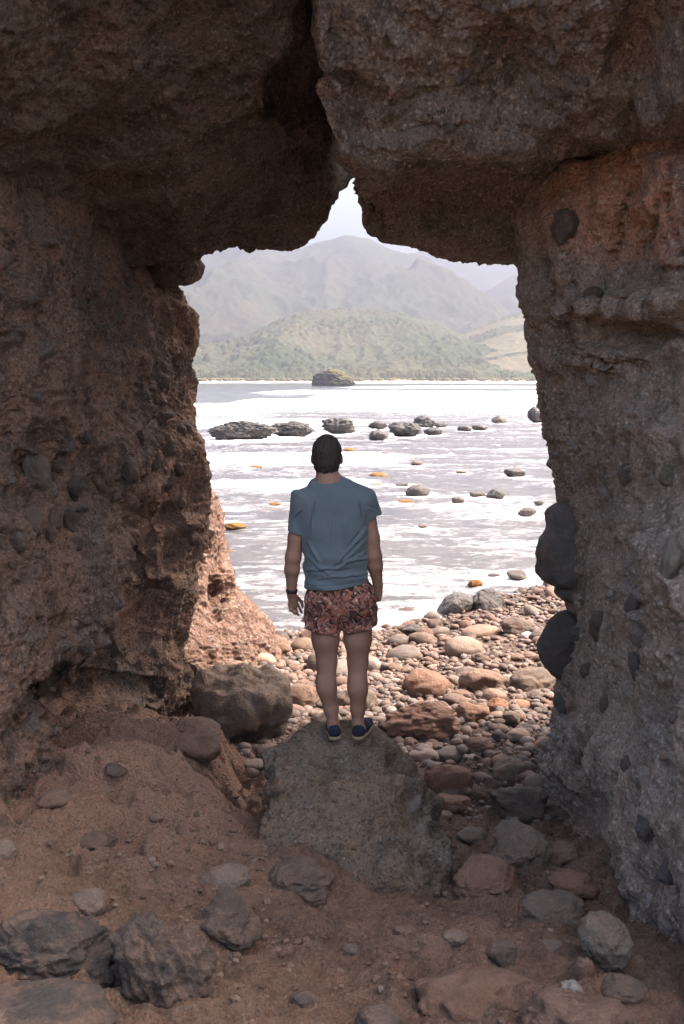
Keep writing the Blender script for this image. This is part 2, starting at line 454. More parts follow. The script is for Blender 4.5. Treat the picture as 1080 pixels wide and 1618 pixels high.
# ------------------------------------------------------------------ the far shore, hills and mountains
def hill_material(name, c1, c2, c3, scale):
    b = NB(name)
    t = b.attr('tree')
    c = b.mix(t, c1, c2)
    c = b.mix(b.ramp(b.noise(scale, 5, .6), [(.45, 0.), (.65, 1.)]), c, c3)
    c = b.mix(b.attr('grass'), c, (.125, .108, .066))
    c = b.mix(1.0, c, b.ramp(b.noise(.12, 4, .7), [(.3, .6), (.7, 1.4)]), 'MULTIPLY')
    return b.done(c, .95, None, .1)
M['forest'] = hill_material('hill_forest', (.024, .034, .018), (.060, .068, .036), (.075, .068, .040), .006)
M['mountain'] = hill_material('mountain_forest', (.028, .034, .022), (.055, .060, .038), (.066, .060, .042), .003)

def ridge(name, label, crest, yfoot, ycrest, yback, mat, na=420, ny=120, spur=.35, cell=None, tree_h=7., grassy=None, seed=1, a0=-260, a1=1400, pw=1.15, sparse=0.):
    us = np.linspace(a0, a1, na); t = np.concatenate([np.linspace(0, 1, ny), np.linspace(1, 0, 14)[1:]])
    ys = np.concatenate([np.linspace(yfoot, ycrest, ny), np.linspace(ycrest, yback, 14)[1:]])
    cv = np.interp(us, [c[0] for c in crest], [c[1] for c in crest])
    zc = np.array([P(u, v, ycrest)[2] for u, v in zip(us, cv)])
    k = np.exp(-np.linspace(-2, 2, 9) ** 2); zc = np.convolve(np.pad(zc, 4, mode='edge'), k / k.sum(), 'valid')
    U, Yv = np.meshgrid(us, ys); T = np.repeat(t[:, None], na, 1)
    X = (U - 540) / FPX * Yv
    Z = zc[None, :] * T ** pw
    p = np.stack([X.ravel(), Yv.ravel(), 0 * X.ravel()], 1); p[:, 2] = seed * 13.
    L = (ycrest - yfoot)
    env = (T * (1 - .97 * T)).ravel() * 2.2
    hh = Z.ravel() + spur * zc.max() * env * fbm(p * np.array((3.2, 1.6, 1)) / L * 1.4, 5, seed, ridged=True) * .8
    tree = np.zeros(len(p)); grass = np.zeros(len(p))
    if grassy: 
        g = fbm(p * np.array((.004, .020, 1)), 5, seed + 3, gain=.6)
        grass = sstep(grassy[0], grassy[1], g + .35 * (1 - T.ravel()))
    if cell:
        f1, f2, r = worley(p / cell, seed + 2)
        dome = np.sqrt(np.maximum(0, .62 - f1 ** 2))
        keep = (r > sparse) * (1 - grass)
        wood = sstep(-.35, .15, fbm(p * .012, 3, seed + 41)); hh = hh + tree_h * dome * (.3 + 1.1 * r) * keep * (.35 + .65 * wood)
        tree = np.clip(r * .7 + .2 * dome + .35 * (1 - wood), 0, 1)
    hh[:na] = -2.0
    o = mk(name, np.stack([X.ravel(), Yv.ravel(), np.maximum(hh, -2.)], 1), grid_faces(len(ys), na)[:, ::-1], mat, attrs={'tree': tree, 'grass': grass})
    tag(o, label, kind='structure'); return o
ridge('mountain', 'forested twin-peaked mountain fading into the haze', [(-300, 480), (120, 440), (250, 425), (310, 398), (350, 391), (385, 384), (420, 390), (445, 402), (470, 402), (500, 386), (545, 373), (580, 379), (620, 398), (670, 408), (720, 438), (760, 470), (800, 500), (860, 535), (1000, 570), (1400, 590)],
      1750, 3600, 4600, M['mountain'], na=440, ny=150, spur=.50, cell=15, tree_h=8, seed=5, a0=-100, a1=1100)
ridge('distant_ridge', 'pale far ridge almost lost in the haze', [(200, 500), (560, 440), (640, 402), (670, 393), (700, 398), (750, 411), (790, 418), (820, 424), (870, 415), (1000, 430), (1400, 480)],
      4200, 6300, 7400, M['mountain'], na=160, ny=50, spur=.25, seed=8, a0=300, a1=1300)
ridge('mountain_spur', 'hazy spur rising behind the grassy slope', [(500, 600), (640, 560), (700, 512), (750, 470), (800, 440), (850, 424), (950, 405), (1100, 420), (1400, 460)],
      2400, 4300, 5400, M['mountain'], na=200, ny=80, spur=.25, cell=16, tree_h=9, seed=12, a0=480, a1=1300)
ridge('forest_hill', 'wooded foothill behind the far beach', [(-300, 540), (150, 560), (300, 552), (350, 545), (400, 530), (440, 512), (480, 498), (540, 490), (600, 496), (650, 505), (700, 520), (750, 545), (800, 566), (900, 585), (1400, 596)],
      1270, 1950, 2500, M['forest'], na=560, ny=200, spur=.55, cell=10, tree_h=8, seed=17, a0=180, a1=960)
ridge('grassy_slope', 'dry grassy slope with scattered trees above the palms', [(400, 598), (540, 588), (600, 574), (650, 562), (700, 543), (760, 516), (800, 500), (850, 487), (900, 476), (1000, 468), (1400, 480)],
      1290, 2050, 2700, M['forest'], na=420, ny=160, spur=.16, cell=9, tree_h=6, grassy=(.0, .16), seed=23, a0=460, a1=1150, sparse=.25)
# the strip of sand
M['far_sand'] = plain('far_sand', (.42, .34, .27), .9, .2, None, (.02, (.34, .27, .21)))
fx = np.linspace(-700, 700, 200); fy = np.linspace(1150, 1420, 26)
FX, FY = np.meshgrid(fx, fy)
fz = np.interp(FY.ravel(), [1150, 1185, 1240, 1420], [-1.2, .6, 3.5, 5]) + .6 * fbm(np.stack([FX.ravel(), FY.ravel(), 0 * FX.ravel()], 1) * .02, 3, 3)
tag(mk('far_beach', np.stack([FX.ravel(), FY.ravel(), fz], 1), grid_faces(26, 200)[:, ::-1], M['far_sand']), 'strip of pale sand along the far shore', kind='structure')

# palms and bushes behind the sand: reads as one mass
def palm_mass():
    r = np.random.default_rng(5); Vs, Fs, n = [], [], 0; tints = []
    for k in range(900):
        y = r.uniform(1225, 1330); u = r.uniform(280, 880)
        if vnoise(np.array([[u * .05, y * .01, 3.]]), 8)[0] < -.1: continue
        if u < 560 and r.random() < .35: continue
        x = (u - 540) / FPX * y; z0 = 3.0; H = r.uniform(3, 13); lean = r.normal(0, .08)
        tx, tz = x + lean * H, z0 + H
        w = .28
        V = [(x - w, y, z0 - 1), (x + w, y, z0 - 1), (tx + w * .6, y, tz), (tx - w * .6, y, tz)]
        Fq = [(0, 1, 2, 3)]
        for f in range(9):
            a = f / 9 * 2 * math.pi + r.uniform(0, .5); L = r.uniform(2.4, 3.6); dr = r.uniform(.2, 1.6)
            c, s = math.cos(a), math.sin(a); i0 = len(V)
            V += [(tx, y, tz), (tx + c * L * .5 - s * .55, y + s * L * .5 + c * .55, tz + .7), (tx + c * L, y + s * L, tz - dr), (tx + c * L * .5 + s * .55, y + s * L * .5 - c * .55, tz + .45)]
            Fq.append((i0, i0 + 1, i0 + 2, i0 + 3))
        Vs.append(np.array(V)); Fs.append(np.array(Fq) + n); n += len(V); tints += [r.random()] * len(V)
    b = NB('palm_green'); c = b.mix(b.attr('tint'), (.05, .06, .025), (.14, .13, .06))
    o = mk('palm_grove', np.vstack(Vs), np.vstack(Fs), b.done(c, .8), attrs={'tint': np.array(tints)}, smooth=False)
    tag(o, 'grove of small palms along the far shore', 'palms', kind='stuff')
    V0, F0 = ico(2); Vs, Fs, n = [], [], 0; tints = []
    for k in range(1300):
        y = r.uniform(1215, 1345); u = r.uniform(270, 890); s = r.uniform(1.2, 4.2)
        W = V0 * (s, s, s * .7) * (1 + .25 * vnoise(V0 * 2 + k * 3.1, 9))[:, None] + ((u - 540) / FPX * y, y, 3.4)
        Vs.append(W); Fs.append(F0 + n); n += len(W); tints += [r.random()] * len(W)
    b = NB('scrub_green'); c = b.mix(b.attr('tint'), (.045, .055, .022), (.17, .135, .065))
    o = mk('scrub', np.vstack(Vs), np.vstack(Fs), b.done(c, .9), attrs={'tint': np.array(tints)})
    tag(o, 'belt of low scrub behind the far sand', 'scrub', kind='stuff')
palm_mass()

# ------------------------------------------------------------------ rock masses of the cave
def rough_up(V, F, seed, big=.10, mid=.05, small=.018, clast=.035, clast_size=.10, clast_keep=.72, streak=0.0, dents=(), vis=None):
    """weather a lofted rock: broad swells, ledges, pits and half-exposed stones"""
    N = vnormals(V, F)
    p = V
    d = big * fbm(p * .75 + seed, 3, seed) + mid * fbm(p * 2.2 + seed, 4, seed + 1, ridged=True) + small * fbm(p * 8 + seed, 4, seed + 2) + small * .45 * fbm(p * 26, 3, seed + 3)
    t = 2.6 * fbm(p * .9 + seed, 4, seed + 31); d += mid * 1.3 * (t - .95 * np.sin(2 * np.pi * t) / (2 * np.pi)) / 2.6 * 1.6
    d += mid * .5 * fbm(p * 5 + seed, 4, seed + 33, ridged=True)
    if streak:
        d += streak * fbm(p * np.array((4.5, 4.5, .8)) + seed, 4, seed + 4, ridged=True)
    q = p + .12 * np.stack([vnoise(p * 3, 90), vnoise(p * 3 + 7, 91), vnoise(p * 3 + 13, 92)], 1)
    f1, f2, r = worley(q / clast_size, seed + 6)
    patch = sstep(-.05, .25, fbm(p * .9 + 31, 3, seed + 8))
    cm = np.sqrt(np.maximum(0, 1 - (f1 / .42) ** 2)) * (r > clast_keep) * patch
    d += clast * cm - clast * 1.0 * np.sqrt(np.maximum(0, 1 - (f1 / .40) ** 2)) * (r < .16)
    f1b, _, rb = worley(q / (clast_size * .36), seed + 16)
    cb = np.sqrt(np.maximum(0, 1 - (f1b / .42) ** 2)) * (rb > .6) * (.35 + .65 * patch)
    d += clast * .42 * cb - clast * .40 * np.sqrt(np.maximum(0, 1 - (f1b / .42) ** 2)) * (rb < .14)
    d = d - np.mean(d) - .015
    V = V + N * d[:, None]
    for (c, rad, depth) in dents:
        c = np.asarray(c); rad = np.asarray(rad)
        V = V - N * (depth * np.exp(-np.sum(((V - c) / rad) ** 2, axis=1)))[:, None]
    return V, np.maximum(sstep(.1, .6, cm), .7 * sstep(.2, .7, cb))

def press(V, F, spots):
    """push hollows (+) and bulges (-) into the side of a rock that faces the cave"""
    N = vnormals(V, F); U, W, D = proj(V); d = np.zeros(len(V))
    face = (D > 2) & (np.einsum('ij,ij->i', N, V - np.array((0, 0, ZC))) < 0)
    wob = .35 * fbm(V * 3.5, 3, 71)
    for (u, v, ru, rv, dep) in spots:
        q = np.sqrt(((U - u) / ru) ** 2 + ((W - v) / rv) ** 2) + wob
        d += dep * (1 - sstep(.45, 1.35, q))
    return V - N * (d * face)[:, None]

# --- left wall: stacked plan loops
Ledge = [(420, 276), (455, 284), (475, 296), (495, 307), (540, 312), (570, 306), (600, 304), (660, 303), (720, 312), (800, 316), (850, 318), (900, 310), (960, 306), (1060, 306), (1100, 312), (1135, 304)]
rows = []
lev = [(None, 5.6)] + [(e, None) for e in Ledge] + [(None, .2), (None, -.6)]
for e, z in lev:
    if e is not None:
        q = P(e[1], e[0], 8.4); xe, z = q[0], q[2]
    else:
        xe = P(255, 400, 8.4)[0] if z > 3 else P(300, 1150, 8.4)[0]
    zr = z - ZC; dx = xe + 1.25
    lean = .10 * sstep(-2.6, .8, np.array(zr)) 
    rows.append([(-7, 3.9, z), (-4.4, 3.9, z), (-2.75 - lean, 4.0, z), (-2.16 - lean, 4.4, z), (-1.86 - lean * .5, 5.2, z), (-1.70, 6.2, z), (-1.52 + dx * .3, 7.2, z),
                 (-1.36 + dx * .85, 8.0, z), (xe, 8.4, z), (xe - .22, 8.85, z), (-2.3, 9.3, z), (-5, 9.6, z), (-9, 8, z), (-9, 3.9, z)])
rc = [8] + [max(8, int((Ledge[k + 1][0] - Ledge[k][0]) * .62)) for k in range(len(Ledge) - 1)] + [16, 4]
V, F = loft(rows, rc, [3, 4, 12, 60, 64, 60, 50, 40, 24, 14, 6, 3, 3, 3])
dn = [(P(165, 1075, 6.9), (.35, .6, .20), .55), (P(110, 1115, 6.5), (.35, .5, .16), .45), (P(235, 900, 7.7), (.2, .35, .35), .12), (P(95, 590, 6.3), (.09, .12, .10), .06),
      (P(60, 490, 5.9), (.05, .06, .5), .05), (P(215, 1000, 7.5), (.15, .3, .28), .12)]
V = press(V, F, [(150, 1095, 85, 42, .50), (100, 1125, 60, 26, .35), (225, 985, 48, 95, .16), (240, 850, 50, 60, .12), (205, 740, 40, 60, -.06), (60, 560, 60, 110, -.08), (150, 930, 60, 90, -.07), (275, 1080, 40, 55, -.08), (20, 470, 14, 160, .12), (120, 770, 60, 70, .05)])
V, cl = rough_up(V, F, 3, .10, .070, .030, .06, .13, .68, .050, dn)
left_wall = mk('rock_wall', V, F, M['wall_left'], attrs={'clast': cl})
tag(left_wall, 'dark brown rock wall with round stones stuck in it, above the dirt shelf', 'rock wall', kind='thing')
LW = (V, vnormals(V, F))

# --- right wall
Redge = [(296, 824), (312, 816), (345, 816), (420, 823), (470, 827), (540, 844), (610, 852), (700, 862), (800, 875), (870, 886), (920, 893), (980, 894), (1070, 890), (1150, 880), (1200, 868), (1250, 860)]
rows = []
for k in range(-2, len(Redge) + 2):
    if k < 0: v, u = Redge[0]; q = P(u, v, 7.0); xe, z = q[0] + (.55 if k == -2 else .14), q[2] + (.10 if k == -2 else .05)
    elif k >= len(Redge): q = P(856, 1260, 7.0); xe, z = q[0] - .05, (.3 if k == len(Redge) else -.6)
    else: v, u = Redge[k]; q = P(u, v, 7.0); xe, z = q[0], q[2]
    zr = z - ZC; ins = {-2: .55, -1: .14}.get(k, 0.0)
    up = float(sstep(-1.6, .6, np.array(zr))); dx = xe - 1.45 - ins
    zt = (.22, .16, .10, .04) if k < 2 else (0, 0, 0, 0)
    rows.append([(9, 2.2, z), (4.8, 2.0, z), (2.6 + .9 * up + ins, 2.3, z), (1.66 + .95 * up + ins, 3.2, z + zt[0]), (1.50 + .72 * up + ins, 4.4, z + zt[1]), (1.44 + .40 * up + dx * .3 + ins, 5.6, z + zt[2]),
                 (1.46 + .10 * up + dx * .8 + ins, 6.5, z + zt[3]), (xe, 7.0, z), (xe + .28, 7.5, z), (2.4 + ins, 8.3, z), (5, 9, z), (9, 9, z)])
rc = [6, 8] + [max(8, int((Redge[k + 1][0] - Redge[k][0]) * .60)) for k in range(len(Redge) - 1)] + [16, 4]
V, F = loft(rows, rc, [3, 4, 16, 70, 80, 60, 40, 24, 12, 5, 3, 3], flip=True)
U_, V_, D_ = proj(V)
dn = [(P(1048, 476, 5.0), (.10, .05, .05), .12), (P(1010, 580, 5.4), (.6, .6, .10), .07), (P(960, 540, 5.8), (.5, .5, .05), .05),
      (P(985, 480, 5.6), (.6, .5, .07), -.10), (P(930, 560, 6.0), (.25, .3, .10), -.06), (P(960, 400, 5.9), (.3, .3, .22), .08), (P(905, 410, 6.4), (.1, .2, .25), -.05),
      (P(930, 1280, 5.8), (.2, .35, .3), .10), (P(1045, 900, 4.7), (.1, .2, .22), -.08)]
V = press(V, F, [(1000, 482, 100, 34, -.13), (925, 490, 40, 34, -.06), (935, 565, 70, 28, -.09), (888, 372, 28, 60, -.05), (965, 390, 62, 55, .08), (1048, 476, 15, 17, .16), (1055, 880, 45, 85, -.10), (1030, 700, 60, 60, -.05), (960, 760, 50, 60, .05), (930, 1190, 40, 60, -.07), (1000, 1130, 60, 60, .06), (1060, 300, 50, 80, -.07), (905, 1320, 45, 80, .08)])
V, cl = rough_up(V, F, 14, .09, .065, .022, .045, .12, .76, .03, dn)
U_, V_, D_ = proj(V); N_ = vnormals(V, F)
def polydist(pts):
    d = np.full(len(U_), 1e9)
    for (a, b), (c, e) in zip(pts[:-1], pts[1:]):
        t = np.clip(((U_ - a) * (c - a) + (V_ - b) * (e - b)) / ((c - a) ** 2 + (e - b) ** 2), 0, 1)
        d = np.minimum(d, np.hypot(U_ - a - t * (c - a), V_ - b - t * (e - b)))
    return d
wig = 5 * vnoise(np.stack([U_ * .06, V_ * .06, 0 * U_], 1), 3)
groove = np.zeros(len(V))
for pts, w, dep in [([(1005, 270), (1000, 295), (985, 320), (980, 370), (955, 440)], 4., .07), ([(1038, 318), (1027, 385)], 3.5, .05), ([(1014, 385), (985, 447)], 3.5, .05), ([(958, 440), (940, 482), (928, 512)], 3.5, .05),
                    ([(885, 330), (905, 345), (908, 380), (888, 400)], 4., .035), ([(890, 470), (900, 505), (960, 520), (1080, 530)], 6., .06), ([(855, 380), (870, 440), (872, 480)], 4., .035), ([(905, 560), (960, 578), (1010, 572)], 5., .05), ([(1030, 430), (1075, 425)], 4., .04), ([(1060, 250), (1050, 330), (1075, 400)], 4., .05), ([(930, 300), (925, 360)], 4., .03),
                    ([(900, 640), (895, 700)], 3., .03), ([(1035, 620), (1028, 650)], 4., .04), ([(1065, 640), (1050, 665)], 4., .03)]:
    groove = np.maximum(groove, dep * np.exp(-((polydist(pts) + wig * .4) / w) ** 2))
groove *= (D_ > 2)
V = V - N_ * groove[:, None]
rust = sstep(0, .6, 1.25 - np.hypot((U_ - 985) / 125, (V_ - 330) / 130) + .6 * fbm(V * 2.5, 3, 8)) * (D_ > 2) * .95
rust = np.maximum(rust, .6 * sstep(.2, .9, 1 - np.hypot((U_ - 900) / 60, (V_ - 1330) / 120)) * (D_ > 2))
vein = np.exp(-((polydist([(822, 300), (850, 277), (890, 252), (930, 236), (970, 216), (1004, 196)]) + wig) / 7) ** 2) * sstep(-.25, .15, fbm(V * 5, 3, 88)) * (D_ > 2)
right_wall = mk('rock_wall', V, F, M['wall_right'], attrs={'clast': cl, 'rust': rust, 'vein': vein})
tag(right_wall, 'grey brown conglomerate rock wall with a rusty cracked upper block, under the white seam', 'rock wall', kind='thing')
RW = (V, vnormals(V, F))

# --- left ceiling slab
def slab_section(a, b, c, d, e, f, topy, inz=.75):
    pa = [P(*q) for q in (a, b, c, d, e, f)]
    if a[0] < 800: topy = f[2] + .45
    return pa + [np.array((pa[5][0], topy, 6.4)), np.array((pa[5][0], topy + .6, 8.6)), np.array((pa[0][0], 9.4, 8.6)), np.array((pa[0][0] * 1.02, 8.7, pa[0][2] + inz))]
rowsL = [
    slab_section((-900, 400, 5.4), (-900, 320, 5.0), (-900, 220, 4.5), (-900, 110, 4.1), (-900, -20, 3.8), (-900, -200, 3.5), 3.2),
    slab_section((-300, 410, 6.4), (-300, 335, 5.7), (-300, 230, 5.0), (-300, 110, 4.5), (-300, -20, 4.1), (-300, -200, 3.7), 3.3),
    slab_section((0, 415, 7.0), (0, 345, 6.2), (-10, 240, 5.4), (-20, 110, 4.8), (-30, -20, 4.4), (-40, -200, 4.0), 3.5),
    slab_section((150, 425, 7.6), (150, 355, 6.8), (140, 245, 5.9), (130, 110, 5.2), (120, -20, 4.75), (110, -200, 4.3), 3.7),
    slab_section((262, 420, 7.8), (250, 352, 7.0), (235, 240, 6.1), (225, 110, 5.4), (215, -20, 4.9), (205, -200, 4.4), 3.8),
    slab_section((316, 406, 7.85), (308, 345, 7.1), (300, 238, 6.2), (290, 110, 5.6), (280, -20, 5.1), (270, -200, 4.6), 3.9),
    slab_section((370, 384, 7.9), (365, 330, 7.2), (355, 228, 6.3), (345, 105, 5.7), (335, -20, 5.2), (325, -200, 4.7), 4.0),
    slab_section((455, 382, 7.9), (450, 325, 7.3), (440, 222, 6.5), (430, 100, 5.8), (420, -20, 5.35), (410, -200, 4.8), 4.1),
    slab_section((500, 354, 7.95), (496, 300, 7.4), (490, 205, 6.8), (480, 95, 6.1), (470, -20, 5.6), (460, -200, 5.0), 4.2),
    slab_section((535, 320, 8.0), (532, 270, 7.6), (530, 190, 7.1), (520, 90, 6.5), (512, -20, 5.9), (505, -200, 5.3), 4.4),
    slab_section((558, 284, 8.0), (558, 240, 7.8), (560, 170, 7.4), (560, 80, 6.9), (560, -20, 6.3), (560, -200, 5.6), 4.6),
    slab_section((620, 210, 8.1), (620, 180, 7.9), (625, 130, 7.6), (630, 60, 7.2), (640, -30, 6.7), (650, -200, 5.8), 4.0),
    slab_section((760, 180, 8.2), (760, 150, 8.0), (765, 110, 7.8), (770, 40, 7.4), (780, -40, 7.0), (800, -200, 6.2), 4.4)]
V, F = loft(rowsL, [6, 16, 70, 56, 40, 40, 48, 34, 30, 22, 16, 6], [54, 66, 66, 60, 26, 5, 3, 3, 4, 12])
dn = [(P(480, 170, 6.6), (.35, .5, .35), .14), (P(240, 60, 5.2), (.4, .5, .4), .10)]
V = press(V, F, [(490, 150, 60, 60, .16), (430, 230, 120, 40, .05), (330, 330, 130, 35, -.05), (250, 120, 90, 60, -.06), (110, 260, 80, 60, .07)])
V, cl = rough_up(V, F, 25, .10, .065, .018, .030, .11, .70, 0, dn)
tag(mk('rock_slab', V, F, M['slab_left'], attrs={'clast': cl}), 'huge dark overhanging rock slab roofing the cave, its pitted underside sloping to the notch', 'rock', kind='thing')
LS = (V, vnormals(V, F))

# --- right ceiling block
S = [slab_section((590, 352, 7.3), (578, 314, 6.9), (558, 268, 6.35), (527, 205, 6.05), (497, 30, 5.6), (480, -160, 5.2), 4.6),
     slab_section((612, 376, 7.4), (600, 325, 6.9), (580, 264, 6.2), (555, 170, 5.9), (535, 10, 5.5), (525, -160, 5.1), 4.6),
     slab_section((642, 390, 7.45), (632, 330, 6.9), (620, 256, 6.1), (605, 150, 5.8), (600, 0, 5.4), (595, -160, 5.0), 4.6),
     slab_section((730, 408, 7.5), (722, 325, 6.8), (708, 222, 5.9), (700, 120, 5.65), (700, 0, 5.3), (700, -160, 4.9), 4.5),
     slab_section((822, 421, 7.5), (820, 325, 6.7), (815, 222, 5.85), (812, 120, 5.55), (812, 0, 5.2), (812, -160, 4.8), 4.4),
     slab_section((960, 425, 7.5), (945, 300, 6.6), (948, 196, 5.65), (945, 100, 5.25), (950, -5, 4.9), (950, -160, 4.5), 4.2),
     slab_section((1150, 425, 7.4), (1150, 300, 6.3), (1120, 175, 5.2), (1110, 80, 4.75), (1110, -30, 4.4), (1110, -160, 4.1), 3.9),
     slab_section((1500, 425, 7.0), (1480, 300, 5.6), (1450, 175, 4.6), (1430, 80, 4.2), (1430, -30, 3.9), (1430, -160, 3.6), 3.5),
     slab_section((2300, 425, 6.4), (2300, 300, 5.0), (2250, 175, 4.1), (2250, 80, 3.8), (2250, -30, 3.5), (2250, -160, 3.2), 3.1)]
s0 = np.array(S[0]); cap = s0.copy()
mid = (s0[[0, 1, 2, 3, 4, 5, 6, 7, 8, 9]] + s0[[9, 9, 9, 8, 8, 8, 7, 6, 5, 0]]) / 2
mid[:, 0] = s0[:, 0] + .10
mid[6:, 0] = s0[[5, 5, 4, 1], 0] + .1
for q in (0, 1, 2):
    a = np.array(S[q]); a[6:8, 0] = a[5, 0]; a[8, 0] = a[4, 0] + .1; S[q] = a
rowsR = [mid] + [np.array(q) for q in S]
V, F = loft(rowsR, [10, 26, 34, 60, 64, 80, 50, 8, 4], [60, 60, 56, 66, 24, 6, 3, 3, 5, 16])
dn = [(P(600, 235, 6.0), (.35, .4, .06), -.06), (P(700, 300, 6.5), (.3, .4, .2), .05), (P(1000, 120, 5.0), (.12, .4, .5), .10)]
V = press(V, F, [(600, 250, 60, 22, -.06), (700, 222, 70, 20, -.06), (800, 228, 60, 20, -.05), (690, 310, 110, 55, .10), (600, 90, 60, 70, -.06), (830, 110, 80, 60, .06), (1000, 110, 35, 110, .10)])
V, cl = rough_up(V, F, 36, .09, .068, .022, .038, .12, .62, 0, dn)
tag(mk('rock_slab', V, F, M['slab_right'], attrs={'clast': cl}), 'grey brown overhanging rock block studded with pebbles, wedged above the right-hand side of the opening', 'rock', kind='thing')
RS = (V, vnormals(V, F))

# --- sunlit outcrop outside
Oedge = [(735, 304), (765, 322), (790, 336), (830, 350), (870, 359), (905, 372), (932, 378), (950, 394), (972, 414), (1000, 430), (1040, 438)]
rows = []
for k, (v, u) in enumerate([(700, 270)] + Oedge + [(1100, 446)]):
    q = P(u, v, 12.0); xe, z = q[0], q[2]
    rows.append([(-7, 10.2, z), (-3.2, 10.3, z), (xe - .75, 10.8, z), (xe - .42, 11.2, z), (xe - .16, 11.6, z), (xe, 12.0, z), (xe - .1, 12.5, z), (xe - .8, 13.2, z), (-4, 14, z), (-7, 13, z)])
V, F = loft(rows, 26, [3, 6, 30, 36, 36, 30, 14, 6, 3, 3])
V, cl = rough_up(V, F, 47, .07, .06, .03, .05, .14, .62, .02, [(P(345, 930, 11.8), (.07, .3, .28), .25), (P(318, 880, 11.5), (.1, .2, .2), .08)])
tag(mk('rock_outcrop', V, F, M['outcrop'], attrs={'clast': cl}), 'sunlit orange conglomerate outcrop at the water edge beyond the dark wall', 'rock')

# ------------------------------------------------------------------ haze in the air
def haze_box():
    x0, x1, y0, y1, z0, z1 = -4200, 5200, -60, 7600, -8.0, 800
    V = np.array([(x, y, z) for x in (x0, x1) for y in (y0, y1) for z in (z0, z1)])
    F = np.array([(0, 1, 3, 2), (4, 6, 7, 5), (0, 4, 5, 1), (2, 3, 7, 6), (0, 2, 6, 4), (1, 5, 7, 3)])
    m = bpy.data.materials.new('sea_haze'); m.use_nodes = True; nt = m.node_tree
    nt.nodes.remove(nt.nodes['Principled BSDF'])
    v = nt.nodes.new('ShaderNodeVolumePrincipled'); v.inputs['Color'].default_value = (.305, .32, .385, 1)
    v.inputs['Density'].default_value = HAZE; v.inputs['Anisotropy'].default_value = .35
    nt.links.new(v.outputs[0], nt.nodes['Material Output'].inputs['Volume'])
    o = mk('haze', V, F, m, smooth=False); tag(o, 'pale sea haze filling the bay', 'haze', kind='stuff')
HAZE = .00038
haze_box()

# ------------------------------------------------------------------ stones
WCOL = {'grey': (.215, .162, .125), 'brown': (.25, .155, .110), 'red': (.31, .165, .108), 'dark': (.13, .095, .075), 'tan': (.36, .25, .19), 'pale': (.42, .37, .33), 'blue': (.115, .104, .098),
        'orange': (.33, .155, .085), 'greybrown': (.23, .17, .13), 'charcoal': (.075, .062, .054)}
def ray_lift(u, v, lift, fn):
    Y = np.concatenate([np.arange(2.2, 20, .02), np.geomspace(20, 700, 500)])
    d = P(u, v, 1.0) - np.array((0, 0, ZC))
    z = ZC + d[2] * Y
    g = np.maximum(np.where(Y < 44, ground_z(d[0] * Y, np.minimum(Y, 44)), -2), 0.0) + lift
    k = np.argmax(z <= g)
    if z[k] > g[k]: k = len(Y) - 1
    return np.array((d[0] * Y[k], Y[k], z[k]))

_seed = [100]
def boulder(box, label, col, name='boulder', cat='boulder', mat='stone', sub=4, planes=9, sharp=16, rnd=.18, amp=.11, fine=.035, depth=.85, bury=.30, tilt=(0, 0, 0), group=None, pits=0., hmin=.35, flat=None, seed=None, crag=None, strata=0.):
    """a single rock that fills the photo box (u0, v0, u1, v1) and sits in the ground"""
    u0, v0, u1, v1 = box; uc, vc = (u0 + u1) / 2, (v0 + v1) / 2
    _seed[0] += 1; s = seed or _seed[0]
    q = ray_lift(uc, vc, .02, None)
    for _ in range(3):
        dist = q[1] * CT - (q[2] - ZC) * ST
        w = (u1 - u0) * dist / FPX; hp = (v1 - v0) * dist / FPX
        ph = math.atan2(ZC - q[2], q[1]); D = w * depth
        vis = (hp / 2) ** 2 - (D / 2 * math.sin(ph)) ** 2
        H = 2 * math.sqrt(max(vis, 0)) / math.cos(ph); H = max(H, hmin * min(w, hp * 2))
        q = ray_lift(uc, vc, H * (.5 - bury), None)
    if crag is None: crag = .22 if mat == 'stone' else (.12 if mat == 'wet' else .0)
    V, F = rock_shape(s, sub, planes, sharp, rnd, amp, fine, flat, pits, crag, strata)
    R = np.array(Euler(tilt).to_matrix())
    V = (V @ R.T); lo, hi = V.min(0), V.max(0); V = (V - (lo + hi) / 2) / ((hi - lo) / 2) * np.array((w / 2, D / 2, H / 2))
    o = mk(name, V, F, M[mat], attrs={'clast': np.zeros(len(V))})
    o.location = q
    c = WCOL[col] if isinstance(col, str) else col
    if mat == 'wet': c = tuple(np.array(c) * .55)
    o.color = tuple(c) + (1,)
    tag(o, label, cat, group)
    PLACED.append((q[0], q[1], max(w, D) / 2)); return o
PLACED = []

